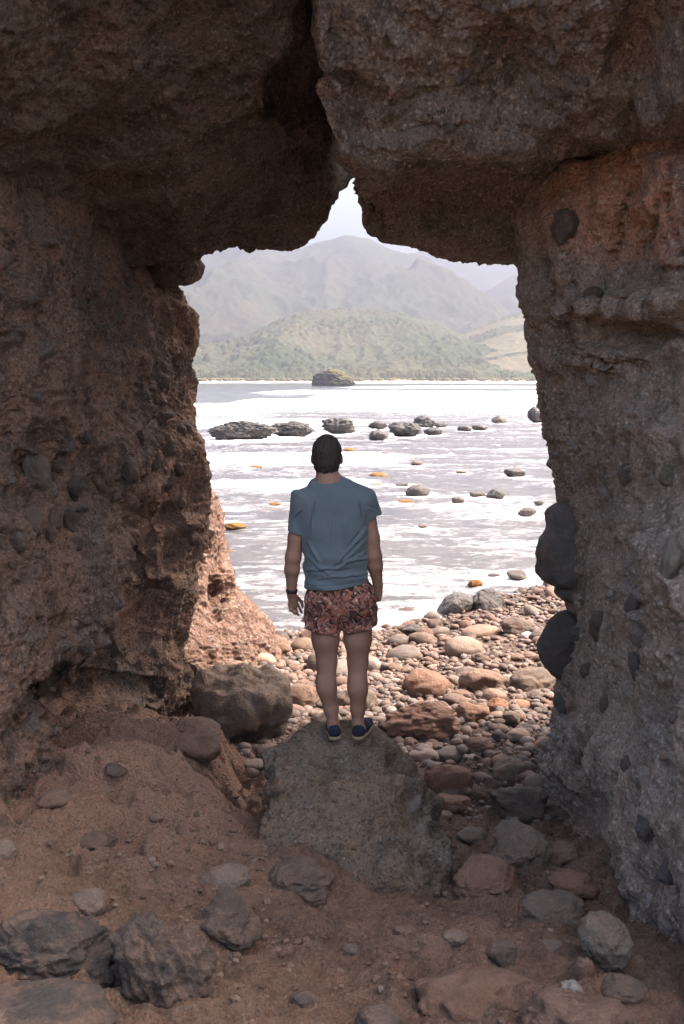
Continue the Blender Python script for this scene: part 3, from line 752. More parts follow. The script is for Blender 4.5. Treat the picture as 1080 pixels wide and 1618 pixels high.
# the boulder the man stands on
def pedestal():
    rings = [(-3.25, .07, 5.36, .58, .68, 0.), (-2.85, .07, 5.36, .57, .655, .05), (-2.56, .065, 5.36, .55, .615, .18), (-2.35, .06, 5.365, .515, .565, .32), (-2.235, .055, 5.37, .465, .515, .40), (-2.185, .05, 5.38, .40, .44, .42), (-2.160, .045, 5.39, .28, .31, .42), (-2.150, .04, 5.40, .14, .15, .42), (-2.148, .04, 5.40, .01, .01, .42)]
    G = []
    for (z, cx, cy, rx, ry, tl) in rings:
        row = []
        for k in range(16):
            a = k / 16 * 2 * math.pi; c, s = math.cos(a), math.sin(a); e = .62
            px = math.copysign(abs(c) ** e, c); py = math.copysign(abs(s) ** e, s)
            kr = float(np.interp(z, [-2.56, -2.35, -2.23], [1., .80, .58])) if c > 0 else 1.0      # the top stops short on the right, a steep face drops from it
            x_, y_ = cx + rx * px * kr * (1 + .14 * -py), cy + ry * py
            if c > .1 and s < .2 and z < -2.3: x_ += .07; y_ -= .07           # the steep dark shoulder spreading on the right
            if c < -.1 and s < -.1: y_ += .10 * min(1., (-2.15 - z) * 2.2)
            row.append((x_, y_, ZC + z + tl * (y_ - 5.40)))
        G.append(row)
    V, F = loft(G, [14, 26, 26, 24, 22, 20, 18, 8], 16)
    V = press(V, F, [(655, 1365, 42, 62, .12), (560, 1232, 120, 12, .05), (475, 1290, 45, 45, -.06), (600, 1290, 75, 34, -.06), (448, 1225, 24, 45, .06), (545, 1345, 60, 26, .07)])
    x, y, z = V[:, 0], V[:, 1], V[:, 2] - ZC
    N = vnormals(V, F); p = V
    # a crease across the middle and bedding on the right flank
    yy = y + .06 * vnoise(p * np.array((4., 4., 0)), 5)
    t_ = 2.6 * fbm(p * 2.4 + 7, 4, 161); cr = (t_ - .97 * np.sin(2 * np.pi * t_) / (2 * np.pi)) / 2.6
    pu, pv, _ = proj(V); pw = 7 * vnoise(np.stack([pu * .05, pv * .05, 0 * pu], 1), 3); gro = np.zeros(len(V))
    for pts, w_, dp in [([(455, 1215), (500, 1228), (560, 1232), (625, 1222)], 4, .07), ([(470, 1300), (478, 1262), (500, 1238)], 4, .06), ([(625, 1225), (640, 1275), (632, 1330), (612, 1380)], 5, .10), ([(500, 1300), (560, 1318), (615, 1322)], 4, .06), ([(660, 1250), (672, 1310), (668, 1370)], 4, .07), ([(560, 1320), (575, 1372)], 3, .04)]:
        for (a, b_), (c_, e_) in zip(pts[:-1], pts[1:]):
            q_ = np.clip(((pu - a) * (c_ - a) + (pv - b_) * (e_ - b_)) / ((c_ - a) ** 2 + (e_ - b_) ** 2), 0, 1)
            gro = np.maximum(gro, dp * np.exp(-((np.hypot(pu - a - q_ * (c_ - a), pv - b_ - q_ * (e_ - b_)) + pw * .5) / w_) ** 2))
    gro *= (N[:, 1] < .3)
    crease = 0 * np.exp(-((yy - 5.36) / .018) ** 2) + .7 * np.exp(-((yy - 5.03 - .25 * x) / .016) ** 2)
    step = sstep(-2.26, -2.22, z)
    flank = sstep(.30, .5, x)
    top = sstep(5.42, 5.52, y) * sstep(-2.2, -2.12, z)
    d = (.06 * fbm(p * 2.2, 3, 61) + .055 * fbm(p * 4, 4, 62, ridged=True)) * (1 - .85 * top) - .055 * crease * sstep(-2.6, -2.4, z) + .03 * sstep(5.34, 5.38, yy) * sstep(-2.4, -2.2, z) + .012 * fbm(p * 14, 4, 63) + .006 * fbm(p * 40, 3, 66)
    d += .13 * cr * (1 - .8 * top) - gro
    d += flank * .12 * fbm(p * np.array((7, 7, 1.6)), 4, 64, ridged=True)
    f1, f2, r = worley(p / .055, 67)
    peb = np.clip(sstep(-.20, -.42, x + .3 * vnoise(p * 3, 6)) + sstep(.16, .30, x - .25 * z * 0) * sstep(-2.5, -2.3, z), 0, 1) * (y < 5.5)
    cm = np.sqrt(np.maximum(0, 1 - (f1 / .45) ** 2)) * (r > .45) * peb
    d += .030 * cm
    V = V + N * d[:, None]
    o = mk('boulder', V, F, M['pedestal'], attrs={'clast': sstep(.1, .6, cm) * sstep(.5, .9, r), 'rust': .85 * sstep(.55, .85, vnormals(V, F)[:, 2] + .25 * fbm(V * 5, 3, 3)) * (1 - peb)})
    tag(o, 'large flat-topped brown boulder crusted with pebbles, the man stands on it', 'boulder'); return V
PED = pedestal()
PLACED.append((.05, 5.4, .75))

B = boulder
# around the cave mouth
B((298, 1048, 464, 1196), 'big blocky grey brown boulder between the dark wall and the standing man', 'greybrown', sub=5, planes=7, sharp=18, rnd=.18, amp=.07, depth=.8, bury=.2, seed=905, pits=.03, flat=(.2, -.2, 1))
B((258, 1133, 352, 1206), 'low dark lump against the edge of the dirt shelf by the big blocky boulder', 'brown', sub=4, amp=.12, bury=.35)
B((404, 1174, 449, 1206), 'rounded grey cobble, largest of the little pile beside the big blocky boulder', 'grey', 'beach_stone', 'stone', 'cobble', planes=5, rnd=.6, amp=.03)
B((376, 1181, 398, 1197), 'small pale cobble on the outer side of the little stone pile by the shelf', 'pale', 'beach_stone', 'stone', 'cobble', 3, planes=5, rnd=.6, amp=.03)
B((382, 1198, 424, 1217), 'flat grey cobble at the front of the little stone pile by the blocky boulder', 'grey', 'beach_stone', 'stone', 'cobble', 3, planes=5, rnd=.6, amp=.03)
B((386, 1210, 410, 1228), 'small tan cobble lowest in the little stone pile by the blocky boulder', 'tan', 'beach_stone', 'stone', 'cobble', 3, planes=5, rnd=.6, amp=.03)
B((418, 1195, 440, 1211), 'small brown cobble tucked behind the flat one in the little stone pile', 'brown', 'beach_stone', 'stone', 'cobble', 3, planes=5, rnd=.6, amp=.03)
B((592, 1108, 728, 1180), 'jagged reddish ledge of rock just behind the boulder underfoot', 'red', crag=.35, sub=5, planes=9, sharp=16, rnd=.15, amp=.16, depth=.8, bury=.3, seed=322, tilt=(.1, .2, 0))
B((634, 1058, 714, 1114), 'squat reddish brown boulder on the shingle beyond the jagged ledge', 'red', sub=4, planes=8, rnd=.3, amp=.09)
B((724, 1056, 802, 1103), 'rounded brown boulder with a cracked top, middle of the shingle', 'brown', sub=4, planes=6, rnd=.4, amp=.06, pits=.02)
B((804, 1054, 882, 1102), 'slanting grey slab leaning by the foot of the pillar wall', 'grey', sub=4, planes=8, sharp=20, rnd=.1, amp=.10, tilt=(.2, -.5, .3))
B((702, 1006, 762, 1048), 'smooth grey brown boulder between the long brown one and the shingle', 'greybrown', planes=5, rnd=.55, amp=.03, mat='cobble')
B((728, 986, 794, 1015), 'long smooth brown boulder nearest the two wet boulders', 'brown', planes=5, rnd=.55, amp=.03, mat='cobble')
B((790, 976, 844, 1013), 'rounded dark grey boulder beside a white stone on the shingle', 'dark', planes=5, rnd=.5, amp=.05)
B((822, 998, 843, 1013), 'small white stone against the rounded dark grey boulder', (.62, .58, .54), 'beach_stone', 'stone', 'cobble', 3, planes=5, rnd=.6, amp=.03)
B((690, 935, 750, 984), 'wet pale-crusted boulder at the water edge, the seaward of a pair', (.20, .165, .145), 'sea_rock', 'rock', 'wet', 5, planes=7, rnd=.3, amp=.08, pits=.04, fine=.05)
B((742, 929, 797, 976), 'wet knobbly boulder at the water edge, the landward of a pair', (.16, .125, .105), 'sea_rock', 'rock', 'wet', 5, planes=7, rnd=.3, amp=.12, pits=.06, fine=.05)
B((634, 985, 667, 1008), 'small dark wet rock in the wash in front of the pair of wet boulders', 'dark', 'sea_rock', 'rock', 'wet', 4, amp=.12, fine=.05)
B((690, 1005, 714, 1027), 'small upright brown stone beside the smooth grey brown boulder', 'brown', 'beach_stone', 'stone')
B((749, 1032, 776, 1054), 'small dark triangular stone above the cracked brown boulder', 'dark', 'beach_stone', 'stone', rnd=.1)
B((760, 1088, 801, 1114), 'round brown stone in front of the cracked brown boulder', 'brown', 'beach_stone', 'stone', 'cobble', planes=5, rnd=.55, amp=.03)
B((721, 1110, 777, 1148), 'reddish block with a flat top in front of the cracked brown boulder', 'red', rnd=.25, amp=.05, planes=6)
B((766, 1102, 806, 1133), 'rusty orange block touching the flat-topped reddish block', 'orange', rnd=.25, amp=.05, planes=6)
B((798, 1104, 838, 1124), 'flat orange stone lying behind the rusty block', 'orange', 'beach_stone', 'stone', 'cobble', planes=5, rnd=.5, amp=.03)
B((792, 1124, 822, 1149), 'rough grey stone in front of the rusty orange block', 'grey', 'beach_stone', 'stone', amp=.1)
B((443, 1080, 506, 1130), 'brown boulder seen beside the left leg of the man', 'brown', planes=6, rnd=.4, amp=.06)
B((528, 1084, 597, 1142), 'brown boulder seen behind and between the legs of the man', 'greybrown', planes=6, rnd=.4, amp=.06)
B((400, 1003, 462, 1044), 'dark boulder at the foot of the sunlit outcrop', 'brown', amp=.1)
B((384, 1028, 436, 1062), 'tan boulder in front of the dark one below the outcrop', 'tan', planes=6, rnd=.5, amp=.04, mat='cobble')
B((666, 1206, 747, 1256), 'long reddish slab tipped to one side below the shingle', 'red', planes=6, sharp=18, rnd=.2, amp=.06, depth=.55, tilt=(0, .25, .3))
B((776, 1198, 832, 1247), 'angular grey stone above the dark wedge rock', 'grey', planes=7, sharp=18, rnd=.15, amp=.05)
B((770, 1238, 866, 1310), 'dark wedge-shaped rock at the narrowest part of the path', 'dark', sub=5, planes=8, sharp=18, rnd=.12, amp=.08, seed=411)
B((764, 1300, 872, 1392), 'layered grey brown block below the dark wedge', 'greybrown', strata=.05, sub=5, planes=7, sharp=20, rnd=.12, amp=.10, tilt=(.1, .15, .2), seed=77, bury=.25)
B((712, 1352, 824, 1430), 'low reddish rock in the dirt next to the steep flank of the boulder underfoot', (.24, .135, .09), sub=5, planes=7, rnd=.25, amp=.09, bury=.38, pits=.03)
B((644, 1183, 694, 1207), 'flat pinkish tan stone behind the flank of the boulder underfoot', 'tan', 'beach_stone', 'stone', 'cobble', planes=5, rnd=.5, amp=.03, depth=.6)
B((826, 1222, 862, 1256), 'round brown stone near the pillar wall beside the angular grey stone', 'greybrown', 'beach_stone', 'stone', 'cobble', planes=5, rnd=.6, amp=.03)
B((842, 1166, 884, 1194), 'pinkish stone lying against the foot of the pillar wall', 'orange', 'beach_stone', 'stone', 'cobble', planes=5, rnd=.5, amp=.03)
B((735, 1165, 780, 1198), 'small brown block on the shingle behind the tipped slab', 'brown', 'beach_stone', 'stone', rnd=.3)
B((800, 1150, 838, 1176), 'light grey brown stone in the shingle above the angular grey stone', 'tan', 'beach_stone', 'stone', 'cobble', planes=5, rnd=.5)
B((690, 1180, 735, 1206), 'grey cobble just above the tipped reddish slab', 'grey', 'beach_stone', 'stone', 'cobble', planes=5, rnd=.55, amp=.03)
# foreground
B((912, 1446, 1000, 1540), 'rough pale grey boulder at the foot of the pillar wall in front', (.215, .172, .136), sub=5, planes=9, rnd=.35, amp=.09, fine=.05, bury=.2, pits=.05)
B((880, 1546, 920, 1586), 'small pale stone in front of the rough pale grey boulder', (.40, .35, .31), 'beach_stone', 'stone', rnd=.3)
B((906, 1512, 938, 1553), 'small brown stone between the pale stone and the rough pale grey boulder', 'brown', 'beach_stone', 'stone', rnd=.4)
B((762, 1486, 818, 1540), 'dark rounded rock half buried in the path in front', 'dark', rnd=.4, bury=.4)
B((812, 1404, 934, 1484), 'grey pebbly hump of rock behind the rough pale grey boulder', 'grey', sub=5, planes=7, rnd=.3, amp=.08, pits=.08, fine=.05, bury=.42)
B((655, 1520, 866, 1650), 'broad smooth reddish rock sunk in the dirt at the very front', (.21, .122, .082), sub=5, planes=6, rnd=.4, amp=.07, bury=.45)
B((306, 1362, 398, 1420), 'rounded grey rock half buried in the middle of the dirt floor', 'grey', sub=5, planes=6, rnd=.45, amp=.06, bury=.42)
B((418, 1358, 530, 1426), 'dark crumbly rock poking out of the dirt in front of the boulder underfoot', 'dark', sub=5, planes=9, rnd=.2, amp=.16, bury=.42, fine=.04)
B((-60, 1432, 205, 1590), 'long dark ridged rock across the lower left corner', 'charcoal', crag=.35, strata=.06, sub=6, planes=9, rnd=.2, amp=.16, fine=.05, bury=.36, pits=.03, depth=.5, tilt=(.1, .1, .3))
B((168, 1440, 345, 1640), 'dark furrowed rock leaning up towards the rounded dark one in front', (.085, .066, .054), crag=.35, strata=.07, sub=6, planes=9, rnd=.2, amp=.18, fine=.05, bury=.36, tilt=(.2, -.3, .5), depth=.7)
B((306, 1408, 416, 1500), 'rounded dark rock topping the furrowed rock in front', 'dark', sub=5, planes=8, rnd=.3, amp=.10, bury=.3)
B((108, 1405, 168, 1452), 'smooth grey stone behind the long dark ridged rock', 'grey', 'beach_stone', 'stone', planes=6, rnd=.4, bury=.4)
B((-20, 1326, 26, 1368), 'grey stone cut by the edge of the picture on the dirt shelf', 'grey', 'beach_stone', 'stone', planes=6, rnd=.4, bury=.25)
B((560, 1590, 640, 1650), 'dark low rock at the bottom edge of the dirt floor', 'dark', rnd=.3, bury=.42)
B((820, 1560, 1010, 1690), 'reddish brown rock crouched in the corner under the pillar wall', (.17, .105, .075), sub=5, planes=8, rnd=.3, amp=.12, bury=.4, fine=.04)

LOOSE = ['small brown stone against the steep flank of the boulder underfoot', 'small red stone in the gap beyond the flank of the boulder underfoot', 'small stone between the flank of the boulder underfoot and the layered block',
         'brown stone by the foot of the pillar wall beside the layered block', 'reddish stone by the foot of the pillar wall behind the pebbly hump', 'small brown stone in front of the low reddish rock', 'small stone in the open dirt above the dark half-buried rock',
         'small brown stone just in front of the boulder underfoot', 'little grey stone beside the rough pale grey boulder', 'little stone on the edge of the broad sunken reddish rock', 'little grey stone in the open dirt at the lower middle', 'little brown stone in the dirt below the dark crumbly rock',
         'little brown stone on the slope of the dirt shelf near its outer edge', 'dark little stone high on the dirt shelf', 'brown flat stone on the dirt shelf under the dark wall', 'dark flat stone at the front of the dirt shelf', 'little brown stone beside the half-buried grey rock',
         'dark stone near the bottom edge of the dirt floor', 'dark stone in the far corner under the pillar wall', 'brown stone on top of the broad sunken reddish rock']
for k, (u, v, w, col) in enumerate([(690, 1290, 26, 'brown'), (715, 1270, 30, 'red'), (745, 1320, 24, 'greybrown'), (880, 1350, 34, 'brown'), (905, 1395, 40, 'red'), (850, 1440, 22, 'brown'), (720, 1480, 22, 'greybrown'), (640, 1470, 18, 'brown'), (870, 1495, 20, 'grey'), (850, 1580, 24, 'greybrown'), (555, 1500, 16, 'grey'), (455, 1500, 18, 'brown'), (250, 1290, 16, 'brown'), (180, 1215, 22, 'dark'), (90, 1265, 30, 'brown'), (150, 1330, 34, 'dark'), (230, 1405, 20, 'brown'), (480, 1580, 22, 'dark'), (985, 1560, 40, 'dark'), (690, 1565, 30, 'brown')]):
    B((u - w, v - w * .55, u + w, v + w * .55), LOOSE[k], col, 'beach_stone', 'stone', sub=4, bury=.35, group='loose stones on the dirt floor')
B((-60, 1560, 190, 1680), 'low charcoal rock in the very corner under the long dark ridged rock', 'charcoal', sub=5, crag=.3, strata=.05, bury=.4)
# in the water
sr = dict(name='sea_rock', cat='rock', mat='wet', bury=.12, hmin=.35)
SEA = [((326, 664, 440, 699), 'long low jagged rock, biggest in the line of sea rocks', 'charcoal', dict(crag=.30, sub=6, planes=14, amp=.20, fine=.10, depth=.4, rnd=.1, pits=.05)),
       ((418, 664, 497, 694), 'jagged dark rock joined to the end of the longest sea rock', 'charcoal', dict(crag=.30, sub=6, planes=14, amp=.20, fine=.10, depth=.5, rnd=.1, pits=.05)),
       ((506, 659, 563, 689), 'square-shouldered dark rock standing just behind the head of the man', 'charcoal', dict(crag=.30, sub=5, planes=12, amp=.16, fine=.09, depth=.6, rnd=.15, pits=.05)),
       ((581, 665, 612, 680), 'small low rock behind the rounded sea rock', 'charcoal', dict(sub=4, amp=.15, fine=.08)),
       ((582, 678, 614, 699), 'rounded sea rock right of the head, nearest of its cluster', 'charcoal', dict(sub=5, amp=.14, fine=.08)),
       ((612, 666, 665, 694), 'broad humped rock in the middle of the sea rock cluster', 'charcoal', dict(sub=5, amp=.18, fine=.09, pits=.05)),
       ((652, 656, 690, 678), 'blocky sea rock behind the broad humped one', 'charcoal', dict(sub=5, amp=.14, fine=.08)),
       ((669, 675, 698, 690), 'small rock beside the broad humped sea rock', 'charcoal', dict(sub=4, amp=.15, fine=.08)),
       ((687, 667, 709, 677), 'flat rock awash behind the sea rock cluster', 'charcoal', dict(sub=4, amp=.15, fine=.08)),
       ((722, 672, 746, 683), 'low brown rock awash, nearer the cluster of two', 'dark', dict(sub=4, amp=.15, fine=.08)),
       ((744, 670, 772, 682), 'low brown rock awash, farther from the cluster of two', 'dark', dict(sub=4, amp=.15, fine=.08)),
       ((776, 657, 801, 672), 'lone square sea rock in the white surf', 'dark', dict(sub=4, amp=.12, fine=.08)),
       ((832, 642, 866, 672), 'tall sea rock half hidden by the pillar wall', (.09, .07, .065), dict(sub=5, amp=.12, fine=.08)),
       ((640, 766, 679, 787), 'smooth domed rock in the shallows level with the shoulder', 'dark', dict(sub=4, amp=.07, rnd=.4)),
       ((796, 739, 829, 756), 'low pointed dark rock in the shallows near the pillar wall', 'dark', dict(sub=4, amp=.12)),
       ((713, 784, 734, 800), 'small pointed grey rock standing in the shallows', 'grey', dict(sub=4, amp=.08, rnd=.15)),
       ((741, 776, 767, 789), 'small dark rock in the shallows, beside a twin', 'dark', dict(sub=4, amp=.12)),
       ((766, 772, 799, 792), 'dark stepped rock in the shallows, bigger of the twins', 'dark', dict(sub=4, amp=.15)),
       ((817, 801, 848, 819), 'dark tent-shaped rock in the shallows close to the pillar wall', 'dark', dict(sub=4, amp=.10, rnd=.15)),
       ((800, 900, 833, 919), 'wet boulder in the wash close under the dark lump on the pillar', 'grey', dict(sub=4, amp=.10)),
       ((600, 714, 616, 722), 'tiny dark rock awash below the cluster', 'dark', dict(sub=3, amp=.12)),
       ((624, 762, 645, 771), 'tiny flat rock awash beside the smooth domed rock', 'dark', dict(sub=3, amp=.12)),
       ((648, 727, 668, 736), 'tiny brown rock awash in the middle of the shallows', 'brown', dict(sub=3, amp=.12)),
       ((770, 905, 790, 914), 'tiny rock just breaking the wash by the seaweed clump', 'dark', dict(sub=3, amp=.12)),
       ((842, 790, 860, 799), 'tiny rock awash at the pillar edge', 'dark', dict(sub=3, amp=.12)),
       ((660, 828, 676, 835), 'tiny brown rock awash beside the sleeve', 'brown', dict(sub=3, amp=.12)),
       ((720, 743, 738, 749), 'tiny flat rock awash mid way to the surf', 'brown', dict(sub=3, amp=.12))]
for bx, lb, c, kw in SEA:
    k = dict(sr); k.update(kw); B(bx, lb, c, **k)

fo = foam.copy(); near_rocks = [q for q in PLACED if q[1] > 13]
for (x, y, rr) in near_rocks:
    dd_ = np.hypot(sx - x, (sy - y) * .6)
    fo += .42 * np.exp(-np.maximum(0, dd_ - rr * .9) / (.25 * rr + .12)) * (dd_ < rr * 4 + 1)
sea.data.attributes['foam'].data.foreach_set('value', fo.astype(np.float32))
M['weed'] = plain('orange_seaweed', (.26, .115, .030), .8, .2, (18, .05), (7, (.15, .065, .02)))
WEED = [((394, 735, 414, 742), 'orange seaweed patch far out left of the head'), ((582, 746, 611, 758), 'large orange seaweed clump in the shallows by the shoulder'),
        ((354, 825, 389, 839), 'bright orange seaweed clump nearest the outcrop'), ((424, 793, 443, 802), 'orange seaweed clump beside the sleeve on the outcrop side'),
        ((738, 915, 763, 931), 'round orange seaweed clump by the two wet boulders'), ((627, 789, 653, 796), 'thin orange seaweed streak below the smooth domed rock'),
        ((357, 869, 374, 878), 'small orange seaweed clump against the outcrop'), ((539, 708, 561, 716), 'orange seaweed patch just right of the ear'), ((585, 764, 606, 769), 'faint seaweed streak beneath the large clump')]
for k, (bx, lb) in enumerate(WEED):
    B(bx, lb, 'orange', name='seaweed', cat='seaweed', mat='weed', sub=4, planes=6, rnd=.5, amp=.15, fine=.10, bury=.3, hmin=.12)

# the islet off the far beach
def islet():
    V, F = rock_shape(501, 6, 8, 10, .4, .10, .05)
    V = V * (13, 11, 8.5); V[:, 2] = V[:, 2] * np.where(V[:, 0] > 0, 1 - .028 * V[:, 0], 1)
    f1, f2, r = worley(V / 1.6, 3); N = vnormals(V, F)
    green = sstep(.25, .6, N[:, 2] + .3 * fbm(V * .4, 3, 5)) * (V[:, 0] > -3)
    V = V + N * (np.sqrt(np.maximum(0, .6 - f1 ** 2)) * .9 * green)[:, None]
    b = NB('islet_rock'); c = b.mix(b.attr('green'), (.055, .045, .042), (.085, .075, .035))
    c = b.mix(1.0, c, b.ramp(b.noise(.8, 5, .7), [(.3, .5), (.7, 1.5)]), 'MULTIPLY')
    o = mk('islet', V, F, b.done(c, .9), attrs={'green': green}); q = P(526, 606, 590); o.location = (q[0], 590, 1.2)
    tag(o, 'small domed rock islet off the far beach', 'islet')
islet()

# the block jammed under the left slab, and the pale lobes below the outcrop
def free_rock(name, label, cat, center, half, mat, col=None, sub=5, parent=None, rot=(0, 0, 0), **kw):
    _seed[0] += 1
    V, F = rock_shape(kw.pop('seed', _seed[0]), sub, **kw)
    V = (V * np.array(half)) @ np.array(Euler(rot).to_matrix()).T
    o = mk(name, V, F, M[mat], parent, attrs={'clast': np.zeros(len(V))}); o.location = center
    if col is not None: o.color = tuple(WCOL[col] if isinstance(col, str) else col) + (1,)
    if label: o['label'] = label
    if cat: o['category'] = cat
    return o
free_rock('boulder', 'dark knob of rock jammed between the left wall and the overhanging slab', 'boulder', P(276, 424, 8.15), (.24, .35, .16), 'slab_left', nplanes=8, amp=.12, seed=71)
# ------------------------------------------------------------------ stones stuck in the walls: parts of their wall
def surf_at(S_, u, v):
    V, N = S_
    U, W, D = proj(V)
    e = (U - u) ** 2 + (W - v) ** 2 + np.where(D < 2, 1e9, 0)
    idx = np.argsort(e)[:40]; k = idx[np.argmin(D[idx])]
    return V[k], N[k]
CB = [rock_shape(900 + k, 4, 8, 14, .2, .10, .03, crag=.22)[0] for k in range(8)]
CBF = ico(4)[1]
M['set_stone'] = stone_material('set_stone', .85, .2, 60, (.55, 1.35), dust=(.16, .105, .075), bumpd=.04)
EM = []
for k, Vk in enumerate(CB):
    me = mesh_data('embedded_stone', Vk, CBF, M['set_stone'], {'clast': np.zeros(len(Vk))}); EM.append(me)
def embed(parent, S_, u, v, w, h, col, proud=.25, rot=0.0):
    p, n = surf_at(S_, u, v)
    d = p[1] * CT - (p[2] - ZC) * ST
    rx, rz = w / 2 * d / FPX, h / 2 * d / FPX; ry = (rx + rz) / 2 * .8
    o = bpy.data.objects.new('embedded_stone', random.choice(EM)); COL.objects.link(o); o.parent = parent
    o.location = p + n * (proud - .62) * ry
    o.scale = (rx, ry, rz); o.rotation_euler = (random.uniform(-.2, .2), rot, random.uniform(-.3, .3))
    o.color = tuple(WCOL[col] if isinstance(col, str) else col) + (1,)
    return o
for (u, v, w, h, c, pr) in [(58, 745, 50, 60, (.12, .10, .086), .35), (36, 851, 38, 38, (.10, .086, .075), .5), (62, 820, 34, 56, 'dark', .5), (92, 818, 28, 54, 'dark', .5), (116, 826, 32, 52, 'charcoal', .5), (122, 768, 34, 60, 'charcoal', .5), (212, 742, 38, 52, 'dark', .45), (10, 826, 28, 30, 'dark', .5),
                            (84, 846, 28, 34, 'dark', .5), (176, 762, 24, 36, 'dark', .4), (98, 730, 38, 46, 'charcoal', .3), (160, 765, 18, 30, 'dark', .4), (250, 736, 26, 40, 'charcoal', .3), (288, 742, 24, 26, 'dark', .5), (306, 850, 24, 28, 'dark', .6), (246, 866, 18, 14, 'greybrown', .5), (204, 916, 20, 22, 'greybrown', .4),
                            (142, 700, 26, 22, 'charcoal', .3), (112, 686, 14, 12, 'charcoal', .4), (66, 880, 18, 16, 'dark', .4), (130, 860, 22, 26, 'charcoal', .4), (190, 785, 20, 26, 'dark', .4), (268, 770, 18, 26, 'charcoal', .4), (290, 800, 20, 22, 'dark', .4), (150, 1040, 14, 12, 'greybrown', .5), (78, 1060, 14, 12, 'greybrown', .5),
                            (40, 1030, 12, 12, 'tan', .5), (120, 990, 12, 11, 'tan', .5), (200, 640, 14, 18, 'charcoal', .4), (196, 578, 10, 14, 'dark', .4), (228, 690, 16, 24, 'charcoal', .3), (24, 900, 16, 18, 'dark', .4), (272, 880, 16, 12, 'dark', .5), (296, 905, 12, 14, 'greybrown', .5), (90, 1100, 14, 12, 'greybrown', .5), (20, 1085, 16, 12, 'dark', .5)]:
    embed(left_wall, LW, u, v, w, h, c, pr, random.uniform(-.5, .5))
EB = []
for k in range(3):
    Vk, Fk = rock_shape(940 + k, 5, 9, 36, .0, .04, .02, crag=.07); EB.append(mesh_data('embedded_stone', Vk, Fk, M['set_stone'], {'clast': np.zeros(len(Vk))}))
def big_embed(parent, u0, v0, u1, v1, Y, depth, col, k, rot=0.):
    c = P((u0 + u1) / 2, (v0 + v1) / 2, Y); d = Y * CT - (c[2] - ZC) * ST
    o = bpy.data.objects.new('embedded_stone', EB[k]); COL.objects.link(o); o.parent = parent; o.location = c
    o.scale = ((u1 - u0) / 2 * d / FPX, depth, (v1 - v0) / 2 * d / FPX); o.rotation_euler = (0, rot, 0)
    o.color = tuple(WCOL[col] if isinstance(col, str) else col) + (1,); return o
DK = (.15, .132, .118)
big_embed(right_wall, 850, 962, 945, 1076, 6.88, .20, (.11, .098, .09), 2, .15)['label'] = 'black faceted stone sticking out of the wall'
for (u, v, w, h, c, pr) in [(940, 990, 44, 50, 'dark', .2), (1012, 1305, 44, 66, 'blue', .25), (1050, 1378, 58, 48, 'blue', .25), (888, 364, 46, 56, (.13, .105, .085), .4), (1000, 950, 44, 50, (.10, .09, .088), .25), (1010, 1000, 36, 40, (.20, .155, .14), .2), (1050, 1470, 30, 40, 'pale', .3),
                            (900, 1115, 22, 30, 'tan', .35), (1066, 1520, 34, 44, 'grey', .4), (938, 452, 34, 22, 'dark', .35), (1062, 880, 40, 90, (.20, .17, .14), .25), (985, 760, 36, 40, (.17, .145, .12), .25), (915, 900, 16, 20, 'tan', .4), (958, 940, 12, 12, 'pale', .5), (912, 943, 12, 12, 'pale', .5), (1000, 1060, 26, 60, 'blue', .2),
                            (950, 1110, 26, 40, 'dark', .3), (980, 1210, 20, 44, 'blue', .25), (880, 1110, 24, 36, (.15, .14, .13), .3), (1060, 1130, 20, 18, 'blue', .3), (975, 1195, 14, 14, 'tan', .4), (960, 1420, 26, 26, (.12, .11, .1), .3), (1040, 1195, 14, 14, 'tan', .3), (1020, 1420, 18, 30, 'pale', .25), (910, 1200, 18, 22, 'dark', .4), (1050, 760, 34, 34, (.18, .15, .12), .3),
                            (940, 800, 12, 14, 'tan', .3), (1008, 840, 14, 14, 'tan', .3), (905, 1000, 22, 26, 'blue', .3), (925, 1060, 30, 26, 'dark', .3)]:
    embed(right_wall, RW, u, v, w, h, c, pr, random.uniform(-.4, .4))

# pebbles crusted on the two slabs
slabs = [o for o in bpy.data.objects if o.name.startswith('rock_slab')]
slabs.sort(key=lambda o: o.name)
for k in range(46):
    u = random.uniform(520, 1010); v = random.uniform(5, 215)
    if u < 500 + v * .25: continue
    s = random.choice((9, 10, 11, 12, 14, 16, 20))
    embed(slabs[1], RS, u, v, s * random.uniform(.9, 1.3), s, random.choice(['blue', 'dark', 'greybrown', (.15, .14, .13), (.12, .11, .105)]), .35, random.uniform(-.6, .6))
for k in range(30):
    u = random.uniform(60, 480); v = random.uniform(60, 320)
    s = random.choice((9, 10, 11, 13, 15))
    embed(slabs[0], LS, u, v, s * random.uniform(.9, 1.3), s, random.choice(['dark', 'charcoal', (.14, .115, .095), (.12, .10, .085)]), .3, random.uniform(-.6, .6))

# ------------------------------------------------------------------ shingle: the larger cobbles singly, the rest as one mass
CM = []
for k in range(12):
    Vk, Fk = rock_shape(700 + k, 3, 8, 10, (.6, .3)[k % 2], .07, .02, crag=(.0, .12)[k % 2]); CM.append(mesh_data('beach_stone', Vk, Fk, M['cobble'], {'clast': np.zeros(len(Vk))}))
cols = [('grey', 'rounded grey cobble', (.14, .112, .094)), ('tan', 'rounded tan cobble', (.195, .128, .094)), ('pink', 'rounded pinkish cobble', (.235, .14, .104)), ('dark', 'rounded dark brown cobble', (.095, .066, .050)), ('rust', 'rounded rusty cobble', (.20, .105, .068)), ('pale', 'rounded pale cobble', (.34, .275, .235))]
r = np.random.default_rng(31)
def on_beach(x, y):
    if y < 7.2 + .6 * max(0, -x * .4): return False
    if x < -1.45 + .0 * y or x > 4.4: return False
    return True
cand = []
tries = 0
